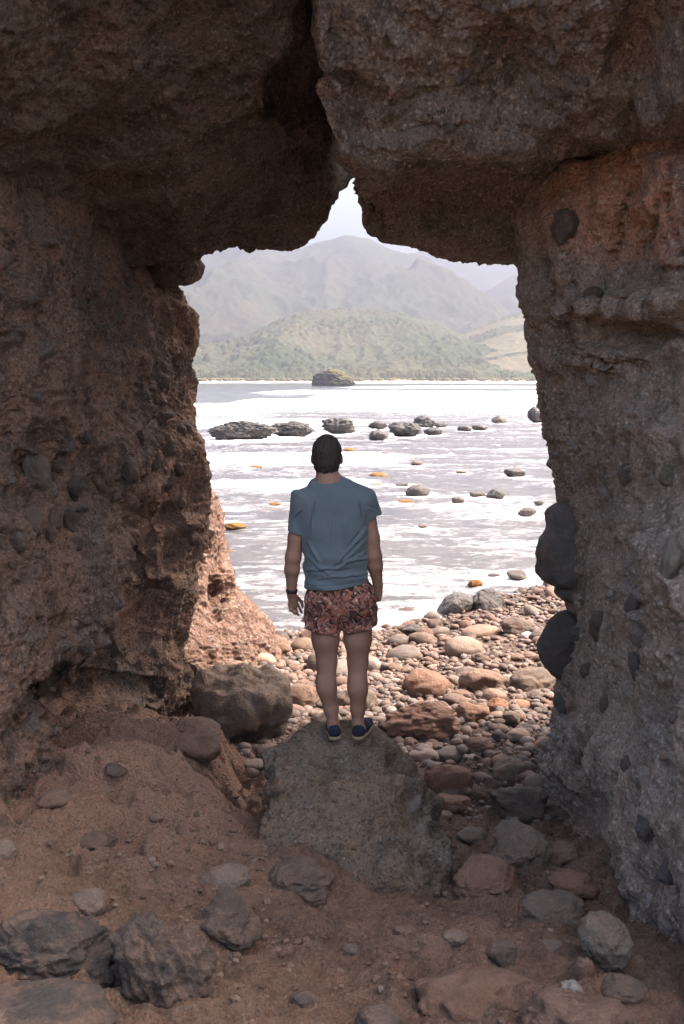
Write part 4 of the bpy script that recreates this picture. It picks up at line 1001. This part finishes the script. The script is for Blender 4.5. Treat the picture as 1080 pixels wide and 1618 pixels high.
while len(cand) < 292 and tries < 60000:
    tries += 1
    y = r.uniform(6.6, 17.5); x = r.uniform(-1.5, 4.2)
    u = 540 + FPX * x / (y * CT + 3.2 * ST)
    if u > 900 or u < 300: continue
    if y < 7.4 and not (.75 < x < 1.5): continue
    z = ground_z(x, y)[0]
    if z < -.16: continue
    s = .040 + .125 * r.random() ** 2.6 + .02 * (r.random() < .2)
    s *= 1.0 + .35 * sstep(8, 12, np.array(y)) * (x < 1.2)
    if any((x - a) ** 2 + (y - b) ** 2 < (rr * .75 + s * .8) ** 2 for a, b, rr in PLACED): continue
    PLACED.append((x, y, s)); cand.append((x, y, z, s))
LANDMARKS = []
for lm, u, v in [('beside the cracked brown boulder', 762, 1098), ('beside the squat reddish brown boulder', 674, 1108), ('beside the slanting grey slab', 843, 1098), ('by the smooth grey brown boulder', 732, 1042), ('by the pair of wet boulders', 742, 975), ('at the foot of the sunlit outcrop', 400, 1045),
                  ('behind the legs of the man', 545, 1125), ('by the rusty orange block', 780, 1130), ('by the tipped reddish slab', 706, 1245), ('by the big blocky boulder', 400, 1150), ('beside the jagged reddish ledge', 660, 1170), ('by the rounded dark grey boulder', 815, 1010), ('at the waterline beyond the man', 570, 1030), ('at the waterline by the small wet rock', 650, 1010),
                  ('near the edge of the pillar wall by the water', 865, 960), ('on the open shingle left of the legs', 480, 1075), ('on the open shingle right of the legs', 610, 1065), ('by the angular grey stone', 800, 1240), ('by the light grey brown stone near the pillar', 820, 1172)]:
    q = hit(u, v); LANDMARKS.append((lm, q[0], q[1]))
for (x, y, z, s) in cand:
    k = r.choice(6, p=[.26, .24, .2, .12, .1, .08]); cn, lb, c = cols[k]
    o = bpy.data.objects.new('beach_stone', CM[r.integers(12)]); COL.objects.link(o)
    fl = r.uniform(.5, .8)
    o.location = (x, y, z + s * fl * .45); o.scale = (s * r.uniform(.9, 1.3), s * r.uniform(.75, 1.0), s * fl)
    o.rotation_euler = (r.normal(0, .18), r.normal(0, .18), r.uniform(0, 6.28))
    wetk = .5 + .5 * float(sstep(.04, .22, np.array(z)))               # stones the wash keeps wet are darker
    o.color = tuple(np.array(c) * r.uniform(.6, 1.05) * wetk) + (1,)
    size = 'small' if s < .058 else ('fist-sized' if s < .085 else 'large')
    lm = min(LANDMARKS, key=lambda q: (q[1] - x) ** 2 + (q[2] - y) ** 2)[0]
    shape = lb.replace('rounded', 'flattish rounded' if fl < .62 else 'plump rounded')
    tag(o, size + ' ' + shape + ' ' + lm, 'stone', size + ' ' + shape + 's ' + lm)

def pebble_mass():
    n = 7600; V0, F0 = ico(2); shp = []
    for k in range(10):
        W = V0 * (1 + .16 * vnoise(V0 * 1.3 + k * 7, 5))[:, None]; shp.append(W)
    Vs, Fs, T, c = [], [], [], 0
    y = r.uniform(6.3, 18.5, n * 3); x = r.uniform(-1.5, 4.4, n * 3)
    u = 540 + FPX * x / (y * CT + 3.2 * ST)
    patch = fbm(np.stack([x, y, 0 * x], 1) * .9, 3, 5)
    z = ground_z(x, y)
    ok = (u < 905) & (u > 295) & (z > -.12) & ((y > 7.5) | ((x > .6) & (x < 1.5) & (r.random(n * 3) < .5))) & (r.random(n * 3) < np.where(y > 12, .6, 1.))
    idx = np.nonzero(ok)[0][:n]
    for i in idx:
        s = .015 + .042 * r.random() ** 2.4 + .012 * (x[i] < .8) * r.random()
        sc = np.array((s * r.uniform(.9, 1.4), s * r.uniform(.8, 1.1), s * r.uniform(.55, .85)))
        a = r.uniform(0, 6.28); ca, sa = math.cos(a), math.sin(a)
        W = shp[r.integers(10)] * sc; W = np.stack([W[:, 0] * ca - W[:, 1] * sa, W[:, 0] * sa + W[:, 1] * ca, W[:, 2]], 1) + (x[i], y[i], z[i] + s * r.uniform(.0, .7))
        Vs.append(W); Fs.append(F0 + c); c += len(W); T.append(np.full(len(W), r.random() * (1. if z[i] > .13 else .30)))
    o = mk('pebbles', np.vstack(Vs), np.vstack(Fs), M['pebble'], attrs={'tint': np.concatenate(T)})
    tag(o, 'mass of small pebbles covering the shingle beach', 'pebbles', kind='stuff')
pebble_mass()
def clod_mass():
    """crumbs of earth and grit lying on the cave floor"""
    n = 9000; V0, F0 = ico(1)
    y = r.uniform(2.7, 7.4, n); x = r.uniform(-2., 1.7, n)
    cl = fbm(np.stack([x, y, 0 * x], 1) * 1.6, 3, 15)
    keep = cl + r.normal(0, .2, n) > -.02; x, y = x[keep], y[keep]
    z = ground_z(x, y); Vs, Fs, T, c = [], [], [], 0
    for i in range(len(x)):
        s = .003 + .020 * r.random() ** 5.5
        W = V0 * (1 + .15 * r.normal(size=(len(V0), 1))) * s * np.array((1, 1, .7)) + (x[i], y[i], z[i] + s * .3)
        Vs.append(W); Fs.append(F0 + c); c += len(W); T.append(np.full(len(W), r.random()))
    b = NB('grit'); col = b.ramp(b.attr('tint'), [(0., (.07, .044, .032)), (.5, (.12, .073, .052)), (.85, (.12, .082, .06)), (1., (.15, .108, .083))])
    o = mk('grit', np.vstack(Vs), np.vstack(Fs), b.done(col, .9), attrs={'tint': np.concatenate(T)}, smooth=False)
    tag(o, 'grit and crumbs of earth on the dirt floor', 'grit', kind='stuff')
clod_mass()

# ------------------------------------------------------------------ the man, seen from behind
MY = 5.62
def Q(u, v, dy=0.0):
    p = P(u, v, MY); p[1] += dy
    return p

class Field:
    """a distance field on a grid; shapes are blended into it and its surface taken with surface nets"""
    def __init__(s, lo, hi, h):
        s.lo = np.array(lo, float); s.h = h; s.n = np.ceil((np.array(hi) - s.lo) / h).astype(int) + 1
        s.D = np.full(s.n, 1.0, np.float32)
    def block(s, lo, hi):
        a = np.clip(np.floor((np.array(lo) - s.lo) / s.h).astype(int), 0, s.n - 1); b = np.clip(np.ceil((np.array(hi) - s.lo) / s.h).astype(int) + 1, 1, s.n)
        sl = tuple(slice(a[k], b[k]) for k in range(3))
        ax = [s.lo[k] + s.h * np.arange(a[k], b[k]) for k in range(3)]
        return sl, np.meshgrid(*ax, indexing='ij')
    def blend(s, sl, d, k):
        A = s.D[sl]
        if k > 0:
            t = np.clip(.5 + .5 * (A - d) / k, 0, 1); s.D[sl] = A * (1 - t) + d * t - k * t * (1 - t)
        else: s.D[sl] = np.minimum(A, d)
    def cone(s, a, r1, b, r2, k=.03, sy=1.0):
        a, b = np.array(a, float), np.array(b, float); R = max(r1, r2) + .06
        sl, (X, Y, Z) = s.block(np.minimum(a, b) - R, np.maximum(a, b) + R)
        px, py, pz = X - a[0], (Y - a[1]) / sy, Z - a[2]; d = b - a; d = np.array((d[0], d[1] / sy, d[2]))
        t = np.clip((px * d[0] + py * d[1] + pz * d[2]) / max(d @ d, 1e-9), 0, 1)
        dist = np.sqrt((px - t * d[0]) ** 2 + (py - t * d[1]) ** 2 + (pz - t * d[2]) ** 2) - (r1 + (r2 - r1) * t)
        s.blend(sl, dist, k)
    def ell(s, c, r, k=.03, p=2.0):
        c, r = np.array(c, float), np.array(r, float)
        sl, (X, Y, Z) = s.block(c - r - .06, c + r + .06)
        q = (np.abs((X - c[0]) / r[0]) ** p + np.abs((Y - c[1]) / r[1]) ** p + np.abs((Z - c[2]) / r[2]) ** p) ** (1 / p)
        s.blend(sl, (q - 1) * r.min(), k)
    def cut(s, fn):
        sl, (X, Y, Z) = s.block(s.lo, s.lo + s.h * s.n); s.D = np.maximum(s.D, fn(X, Y, Z).astype(np.float32))
    def mesh(s, smooth=2):
        D = s.D; ins = D < 0; n = D.shape
        c = [ins[i:n[0] - 1 + i, j:n[1] - 1 + j, k:n[2] - 1 + k] for i in (0, 1) for j in (0, 1) for k in (0, 1)]
        cnt = sum(x.astype(np.int8) for x in c); act = (cnt > 0) & (cnt < 8)
        I = np.argwhere(act); idx = np.full(act.shape, -1, np.int64); idx[act] = np.arange(len(I))
        acc = np.zeros((len(I), 3)); w = np.zeros(len(I))
        off = [(i, j, k) for i in (0, 1) for j in (0, 1) for k in (0, 1)]
        for A in range(8):
            for Bq in range(A + 1, 8):
                a, b = np.array(off[A]), np.array(off[Bq])
                if np.abs(a - b).sum() != 1: continue
                da = D[tuple((I + a).T)]; db = D[tuple((I + b).T)]
                m = (da < 0) != (db < 0); t = np.where(m, da / np.where(m, da - db, 1), 0)
                acc += np.where(m[:, None], a + (b - a) * t[:, None], 0); w += m
        V = s.lo + s.h * (I + acc / w[:, None]); Fs = []
        for ax in range(3):
            e1, e2 = [(1, 2), (2, 0), (0, 1)][ax]
            sa = [slice(None)] * 3; sb = [slice(None)] * 3; sa[ax] = slice(0, -1); sb[ax] = slice(1, None)
            dif = ins[tuple(sa)] != ins[tuple(sb)]; E = np.argwhere(dif)
            E = E[(E[:, e1] > 0) & (E[:, e2] > 0) & (E[:, e1] < n[e1] - 1) & (E[:, e2] < n[e2] - 1)]
            o1 = np.zeros(3, int); o1[e1] = 1; o2 = np.zeros(3, int); o2[e2] = 1
            q = np.stack([idx[tuple((E - o1 - o2).T)], idx[tuple((E - o2).T)], idx[tuple(E.T)], idx[tuple((E - o1).T)]], 1)
            f = ins[tuple(E.T)]; q[~f] = q[~f][:, ::-1]; Fs.append(q)
        F = np.vstack(Fs); F = F[(F >= 0).all(1)]
        for _ in range(smooth):                                     # a little Laplacian smoothing
            S = np.zeros_like(V); C = np.zeros(len(V))
            for a, b in ((0, 1), (1, 2), (2, 3), (3, 0)):
                for ch in range(3): S[:, ch] += np.bincount(F[:, a], V[F[:, b], ch], len(V)) + np.bincount(F[:, b], V[F[:, a], ch], len(V))
                C += np.bincount(F[:, a], minlength=len(V)) + np.bincount(F[:, b], minlength=len(V))
            V = V * .5 + .5 * S / np.maximum(C, 1)[:, None]
        return V, F

def dark_lump():
    """the two-lobed dark stone that juts from the edge of the right wall"""
    f = Field(P(925, 940, 6.6) - (.5, .1, .2), P(925, 780, 7.1) + (.3, .2, .1), .012)
    f.ell(P(902, 832, 6.88), (.170, .20, .165), 0, 3.2); f.ell(P(898, 880, 6.88), (.205, .23, .180), .03, 3.6); f.ell(P(908, 930, 6.9), (.14, .16, .075), .02, 2.5)
    V, F = f.mesh(1); N = vnormals(V, F)
    V = V + N * (.035 * fbm(V * 4, 4, 3, ridged=True) + .012 * fbm(V * 18, 4, 4))[:, None]
    o = mk('embedded_stone', V, F, M['set_stone'], right_wall); o.color = DK + (1,); o['label'] = 'dark two-lobed stone jutting from the wall edge'
dark_lump()

def person():
    root = bpy.data.objects.new('person', None); COL.objects.link(root)
    base = Q(547, 1160); root.location = base
    tag(root, 'man in blue T-shirt and floral swim shorts standing with his back turned, facing the sea', 'person')
    inv = -base
    def part(name, V, F, mat, parent=root, attrs=None, smooth=True):
        o = mk(name, V + (inv if parent is root else 0), F, mat, None, attrs, smooth)
        o.parent = parent
        return o
    # ---- body, one continuous skin
    f = Field(Q(435, 1175, -.20) - (0, 0, .02), Q(618, 683, .26), .004)
    hd = Q(516, 722, .02)
    f.ell(hd + (0, 0, .015), (.074, .094, .098), 0); f.ell(hd + (0, .035, -.06), (.056, .060, .070), .04)
    f.cone(Q(516, 735, .12), .012, Q(516, 728, .115), .010, .02)                # nose
    for s in (-1, 1):
        e = hd + (s * .082, .005, -.012); f.ell(e, (.011, .020, .032), .012)     # ears
        f.ell(hd + (s * .03, .088, .0), (.012, .010, .008), .01)
    f.cone(Q(516, 738), .060, Q(518, 775, -.01), .066, .03)                      # neck
    f.cone(Q(519, 768), .055, Q(478, 792), .060, .05); f.cone(Q(519, 768), .055, Q(578, 790), .060, .05)
    f.cone(Q(530, 800), .150, Q(533, 880), .145, .06, .62); f.cone(Q(533, 880), .145, Q(538, 950), .165, .06, .68)
    # left arm (on the left of the picture)
    f.cone(Q(478, 795), .050, Q(468, 850, .0), .047, .03); f.cone(Q(468, 850, .0), .047, Q(463, 880, -.005), .044, .02)
    f.cone(Q(463, 880, -.005), .044, Q(461, 900, .0), .042, .02); f.cone(Q(461, 900, .0), .042, Q(460, 938, .02), .027, .02)
    f.cone(Q(460, 938, .02), .026, Q(462, 948, .03), .028, .015, .75); f.cone(Q(461, 946, .03), .027, Q(464, 957, .035), .026, .012, .55)
    for (x1, y1, x2, y2, d, rr) in [(455.5, 955, 457.5, 966, .022, .0068), (460.3, 958, 463.3, 970, .030, .0074), (465.2, 959, 469, 972.5, .038, .0076), (469.6, 957, 474, 969, .048, .0072)]:
        f.cone(Q(x1, y1, d), rr * 1.1, Q(x2, y2, d + .006), rr, .003); f.cone(Q(x2, y2, d + .006), rr, Q(x2 + 2.2, y2 + 3.5, d + .016), rr * .8, .003)
    f.cone(Q(468, 946, .048), .012, Q(475.5, 955, .060), .0095, .006); f.cone(Q(475.5, 955, .060), .0095, Q(477, 962.5, .066), .0082, .004)
    # right arm
    f.cone(Q(577, 795), .050, Q(586, 850, .0), .047, .03); f.cone(Q(586, 850, .0), .047, Q(590, 878, -.005), .045, .02)
    f.cone(Q(590, 878, -.005), .045, Q(592, 893, .0), .043, .02); f.cone(Q(592, 893, .0), .043, Q(597, 927, .03), .028, .02)
    f.cone(Q(597, 927, .03), .027, Q(597, 940, .04), .029, .015, .8)
    for (x1, y1, x2, y2, d) in [(600.5, 940, 600, 949, .03), (597.5, 941, 597, 951, .038), (594, 941, 593, 950, .046), (591.5, 939, 590.5, 946, .053)]:
        f.cone(Q(x1, y1, d), .0105, Q(x2, y2, d + .004), .0095, .006); f.cone(Q(x2, y2, d + .004), .0095, Q(x2 - 3, y2 - 3, d + .02), .0085, .006)
    f.cone(Q(592, 934, .055), .012, Q(588, 941, .07), .010, .01); f.cone(Q(588, 941, .07), .010, Q(589, 947, .074), .009, .006)
    # legs
    for hip, kn, cf, an, ft in (((512, 968), (516, 1048), (516, 1082), (526, 1143), (528, 1158)), ((565, 968), (565, 1048), (565, 1082), (565, 1143), (568, 1158))):
        f.cone(Q(*hip), .092, Q((hip[0] + kn[0]) / 2, 1010), .076, .03); f.cone(Q((hip[0] + kn[0]) / 2, 1010), .076, Q(*kn), .057, .03)
        f.cone(Q(kn[0], 1047, .01), .055, Q(cf[0] - 2, cf[1], -.02), .048, .03); f.ell(Q(cf[0] - 4.5, cf[1] - 3, -.022), (.040, .042, .075), .03); f.ell(Q(cf[0] + 5, cf[1], -.022), (.038, .042, .085), .03); f.cone(Q(cf[0], cf[1] + 6, -.010), .056, Q((cf[0] + 2 * an[0]) / 3, 1120, .0), .042, .02)
        f.cone(Q((cf[0] + 2 * an[0]) / 3, 1120), .042, Q(an[0], an[1], .0), .031, .02); f.cone(Q(an[0], 1128, -.022), .013, Q(an[0], 1152, -.026), .018, .02)
        f.cone(Q(an[0], an[1]), .035, Q(ft[0], ft[1] - 6), .038, .02)
    V, F = f.mesh(1)
    b = NB('skin'); c = b.mix(b.ramp(b.noise(9, 5, .6), [(.35, 0.), (.65, 1.)]), (.245, .135, .092), (.20, .105, .072))
    c = b.mix(b.ramp(b.noise(160, 3, .7, b.mapv((1, 1, .35))), [(.55, 0.), (.7, .35)]), c, (.08, .05, .04))
    b.b.inputs['Subsurface Weight'].default_value = .08; b.b.inputs['Subsurface Radius'].default_value = (.012, .005, .003)
    part('body', V, F, b.done(c, .6, b.bump(b.noise(120, 4, .7), .002), .35))
    # ---- hair: short back and sides
    f = Field(hd - (.12, .14, .16), hd + (.12, .14, .15), .004)
    f.ell(hd + (0, -.004, .026), (.0835, .102, .101), 0); f.ell(hd + (0, -.030, -.035), (.072, .070, .080), .03)
    f.cut(lambda X, Y, Z: np.maximum(-(Z - (hd[2] - .093 + .9 * np.maximum(0, Y - hd[1] + .02))), Y - (hd[1] + .075)) )
    V, F = f.mesh(2); N = vnormals(V, F)
    V = V + N * (.006 * fbm(V * np.array((70, 70, 35)), 3, 4) + .003 * fbm(V * 170, 2, 5))[:, None]
    b = NB('hair'); c = b.mix(b.noise(220, 4, .7, b.mapv((1, 1, .3))), (.012, .009, .008), (.050, .036, .028))
    part('hair', V, F, b.done(c, .75, b.bump(b.noise(300, 3, .7, b.mapv((1, 1, .35))), .004), .3))
    # ---- T-shirt
    f = Field(Q(440, 945, -.22), Q(615, 740, .26), .005)
    f.cone(Q(519, 770), .060, Q(479, 789), .062, .05); f.cone(Q(519, 770), .060, Q(578, 786), .062, .05)
    f.cone(Q(526, 800), .172, Q(529, 850), .172, .05, .66); f.cone(Q(529, 850), .172, Q(531, 885), .176, .05, .70); f.cone(Q(531, 885), .178, Q(532, 940), .196, .04, .80)
    f.cone(Q(489, 800, -.02), .085, Q(506, 830, -.02), .11, .06, .8); f.cone(Q(567, 800, -.02), .085, Q(550, 830, -.02), .11, .06, .8)
    f.cone(Q(477, 792), .062, Q(468, 855), .061, .03); f.cone(Q(578, 790), .062, Q(588, 835), .061, .03)
    la, lb = Q(481, 846), Q(455, 839); ra, rb = Q(576, 826), Q(600, 812)
    hem1, hem2 = Q(478, 929), Q(587, 918)
    neck = Q(517, 752)
    def cutshirt(X, Y, Z):
        hz = hem1[2] + (X - hem1[0]) / (hem2[0] - hem1[0]) * (hem2[2] - hem1[2])
        low = hz - Z
        sl = (la[2] + (X - la[0]) * (lb[2] - la[2]) / (lb[0] - la[0])) - Z; sl = np.where(X < Q(481, 846)[0] - .012, sl, -1)
        srr = (ra[2] + (X - ra[0]) * (rb[2] - ra[2]) / (rb[0] - ra[0])) - Z; srr = np.where(X > Q(578, 826)[0] + .010, srr, -1)
        nk = .070 - np.sqrt((X - neck[0]) ** 2 + (Y - neck[1] - .03) ** 2 + ((Z - neck[2] - .020) * 1.0) ** 2)
        return np.maximum(np.maximum(low, nk), np.maximum(sl, srr))
    f.cut(cutshirt)
    V, F = f.mesh(2); N = vnormals(V, F)
    x0, z0 = Q(530, 850)[0], Q(530, 850)[2]; x, z = V[:, 0] - x0, V[:, 2] - z0
    back = sstep(.05, -.05, V[:, 1] - MY)
    wr = lambda ax, az, ph, fr: np.sin((x * ax + z * az) * fr + ph + 1.6 * vnoise(V * 6, 3))
    low = sstep(-.02, -.22, z); mid_ = np.exp(-((z + .02) / .16) ** 2)
    d = .012 * low * wr(.18, 1, .3, 62) * (.5 + .5 * vnoise(V * 5, 8)) + .014 * mid_ * np.clip(wr(.9, -.55, 1., 40), -.6, 1) * sstep(-.1, .3, vnoise(V * 4 + 3, 9))
    d += .013 * np.clip(wr(.75, .75, .5, 46), -.5, 1) * sstep(.0, .35, vnoise(V * 3.5 + 8, 19)) + .004 * fbm(V * 11, 3, 12)
    hz = hem1[2] + (V[:, 0] - hem1[0]) / (hem2[0] - hem1[0]) * (hem2[2] - hem1[2])
    d += -.004 * np.exp(-((V[:, 2] - hz - .026) / .003) ** 2)
    pu, pv, _ = proj(V)
    for (a, b_, c_, e_, w, dep) in [(578, 846, 528, 902, 3.2, .012), (579, 868, 512, 906, 2.8, .011), (576, 832, 546, 872, 3.4, .009), (483, 856, 503, 893, 3.0, .010), (481, 880, 520, 912, 2.6, .009), (480, 903, 560, 899, 2.4, .009), (500, 917, 584, 908, 2.4, .008), (540, 890, 584, 884, 2.4, .009),
                               (497, 790, 489, 842, 2.6, .009), (566, 790, 575, 830, 2.6, .009), (530, 800, 518, 862, 4.0, .006), (545, 815, 540, 860, 3.6, .006), (462, 820, 478, 806, 2.4, .006), (594, 806, 580, 800, 2.4, .006)]:
        t = np.clip(((pu - a) * (c_ - a) + (pv - b_) * (e_ - b_)) / ((c_ - a) ** 2 + (e_ - b_) ** 2), 0, 1)
        sd_ = ((pu - a) * (e_ - b_) - (pv - b_) * (c_ - a)) / math.hypot(c_ - a, e_ - b_) + 1.6 * vnoise(V * 22, 31)
        ends = np.hypot(pu - a - t * (c_ - a), pv - b_ - t * (e_ - b_)) < abs(w) * 3
        d += back * dep * np.sin(np.pi * t) ** .6 * ends * (1.2 * np.exp(-((sd_ - w * .9) / w) ** 2) - 1.3 * np.exp(-((sd_ + w * .3) / (w * .55)) ** 2))
    V = V + N * d[:, None]
    b = NB('blue_jersey'); c = b.mix(b.noise(420, 3, .8), (.064, .086, .095), (.125, .150, .160))
    c = b.mix(b.ramp(b.noise(30, 4, .6), [(.4, 0.), (.7, .25)]), c, (.07, .11, .13))
    b.b.inputs['Sheen Weight'].default_value = .15
    part('t_shirt', V, F, b.done(c, .95, b.bump(b.noise(500, 3, .7), .0015), .12))
    # ---- shorts
    f = Field(Q(460, 1010, -.24), Q(610, 895, .26), .005)
    f.cone(Q(534, 905), .160, Q(537, 945), .172, .03, .72)
    f.ell(Q(513, 945, -.055), (.095, .080, .085), .05); f.ell(Q(560, 950, -.055), (.095, .080, .085), .05)
    f.cone(Q(512, 945), .104, Q(509.5, 1005), .104, .03, .95); f.cone(Q(564, 945), .104, Q(567.5, 1002), .104, .03, .95)
    ha, hb = Q(485, 991), Q(540, 1001); hc, hd2 = Q(541, 999), Q(593, 985)
    cx = Q(540, 990)[0]
    def cutshorts(X, Y, Z):
        a = ha[2] + (X - ha[0]) / (hb[0] - ha[0]) * (hb[2] - ha[2]); bb = hc[2] + (X - hc[0]) / (hd2[0] - hc[0]) * (hd2[2] - hc[2])
        gap = .007 + .10 * np.maximum(0, Q(540, 984)[2] - Z) - np.abs(X - cx); gap = np.where(Z < Q(540, 984)[2], gap, -1)
        return np.maximum(np.where(X < cx, a, bb) - Z, gap)
    f.cut(cutshorts)
    V, F = f.mesh(2); N = vnormals(V, F)
    d = .012 * fbm(V * np.array((12, 12, 4)), 3, 5, ridged=True) - .006 * np.exp(-((V[:, 0] - cx) / .006) ** 2) * (V[:, 1] < MY) + .003 * fbm(V * 30, 2, 6)
    V = V + N * d[:, None]
    b = NB('floral_print')
    c = b.mix(b.ramp(b.noise(13, 4, .6, dist=1.6), [(.42, 0.), (.52, 1.)]), (.085, .036, .030), (.26, .105, .070))
    c = b.mix(b.ramp(b.noise(20, 3, .6, dist=2.2), [(.53, 0.), (.57, 1.)]), c, (.022, .016, .018))
    c = b.mix(b.ramp(b.noise(16, 4, .7, b.mapv((1, 1, 1.2)), 2.6), [(.56, 0.), (.62, .9)]), c, (.46, .33, .26))
    c = b.mix(b.ramp(b.voro(20, b.mapv((1, 1, 1.1))), [(.12, .9), (.20, 0.)]), c, (.50, .36, .30))
    c = b.mix(b.ramp(b.noise(55, 4, .8), [(.35, .8), (.5, 0.)]), c, (.03, .02, .02))
    part('shorts', V, F, b.done(c, .85, b.bump(b.noise(120, 3, .7), .0015), .15))
    # ---- shoes: dark slip-ons with a tan rope sole
    navy = plain('navy_canvas', (.013, .018, .030), .85, .2, (300, .002), (40, (.009, .012, .02)))
    tan = plain('rope_sole', (.23, .165, .11), .9, .2, (200, .004))
    for (u, v, yaw) in ((528, 1161, -.10), (567, 1162, .30)):
        o0 = Q(u, v, -.02); o0[2] = PEDTOP(o0[0], o0[1] + .08) + .006
        f = Field((-.07, -.08, -.01), (.07, .25, .12), .004)
        f.cone((0, -.012, .034), .034, (0, .07, .036), .036, .03); f.cone((0, .07, .034), .037, (.002, .165, .026), .036, .03, 1.1)
        f.ell((0, -.02, .045), (.032, .030, .035), .02)
        f.cut(lambda X, Y, Z: np.maximum(.014 - Z, -1 + 0 * Z))
        V, F = f.mesh(2); R = np.array(Euler((0, 0, -yaw)).to_matrix())
        sh = part('shoe', V @ R.T + o0, F, navy)
        f = Field((-.07, -.08, -.02), (.07, .25, .04), .004)
        f.cone((0, -.014, .006), .037, (0, .07, .006), .040, .02); f.cone((0, .07, .006), .040, (.002, .168, .006), .039, .02)
        f.cut(lambda X, Y, Z: np.maximum(-.006 - Z, Z - .013))
        V, F = f.mesh(1)
        so = part('sole', V @ R.T + o0 + inv, F, tan, sh)
    # ---- wristband
    c = Q(460.3, 934, .018); ax = Q(460, 938, .02) - Q(461, 900, .0); ax /= np.linalg.norm(ax)
    e1 = np.cross(ax, (0, 1, 0)); e1 /= np.linalg.norm(e1); e2 = np.cross(ax, e1); G = []
    for i in range(40):
        a = i / 40 * 2 * math.pi; rad = e1 * math.cos(a) + e2 * math.sin(a)
        G.append([c + rad * (.0305 + .0045 * math.cos(t)) + ax * .011 * math.sin(t) for t in np.arange(10) / 10 * 2 * math.pi])
    G = np.array(G); G = np.concatenate([G, G[:1]])
    part('wristband', G.reshape(-1, 3), grid_faces(41, 10, True), plain('dark_strap', (.018, .014, .012), .6, .3))

def PEDTOP(x, y):
    d = (PED[:, 0] - x) ** 2 + (PED[:, 1] - y) ** 2
    k = np.argsort(d)[:12]; return PED[k, 2].max()
person()
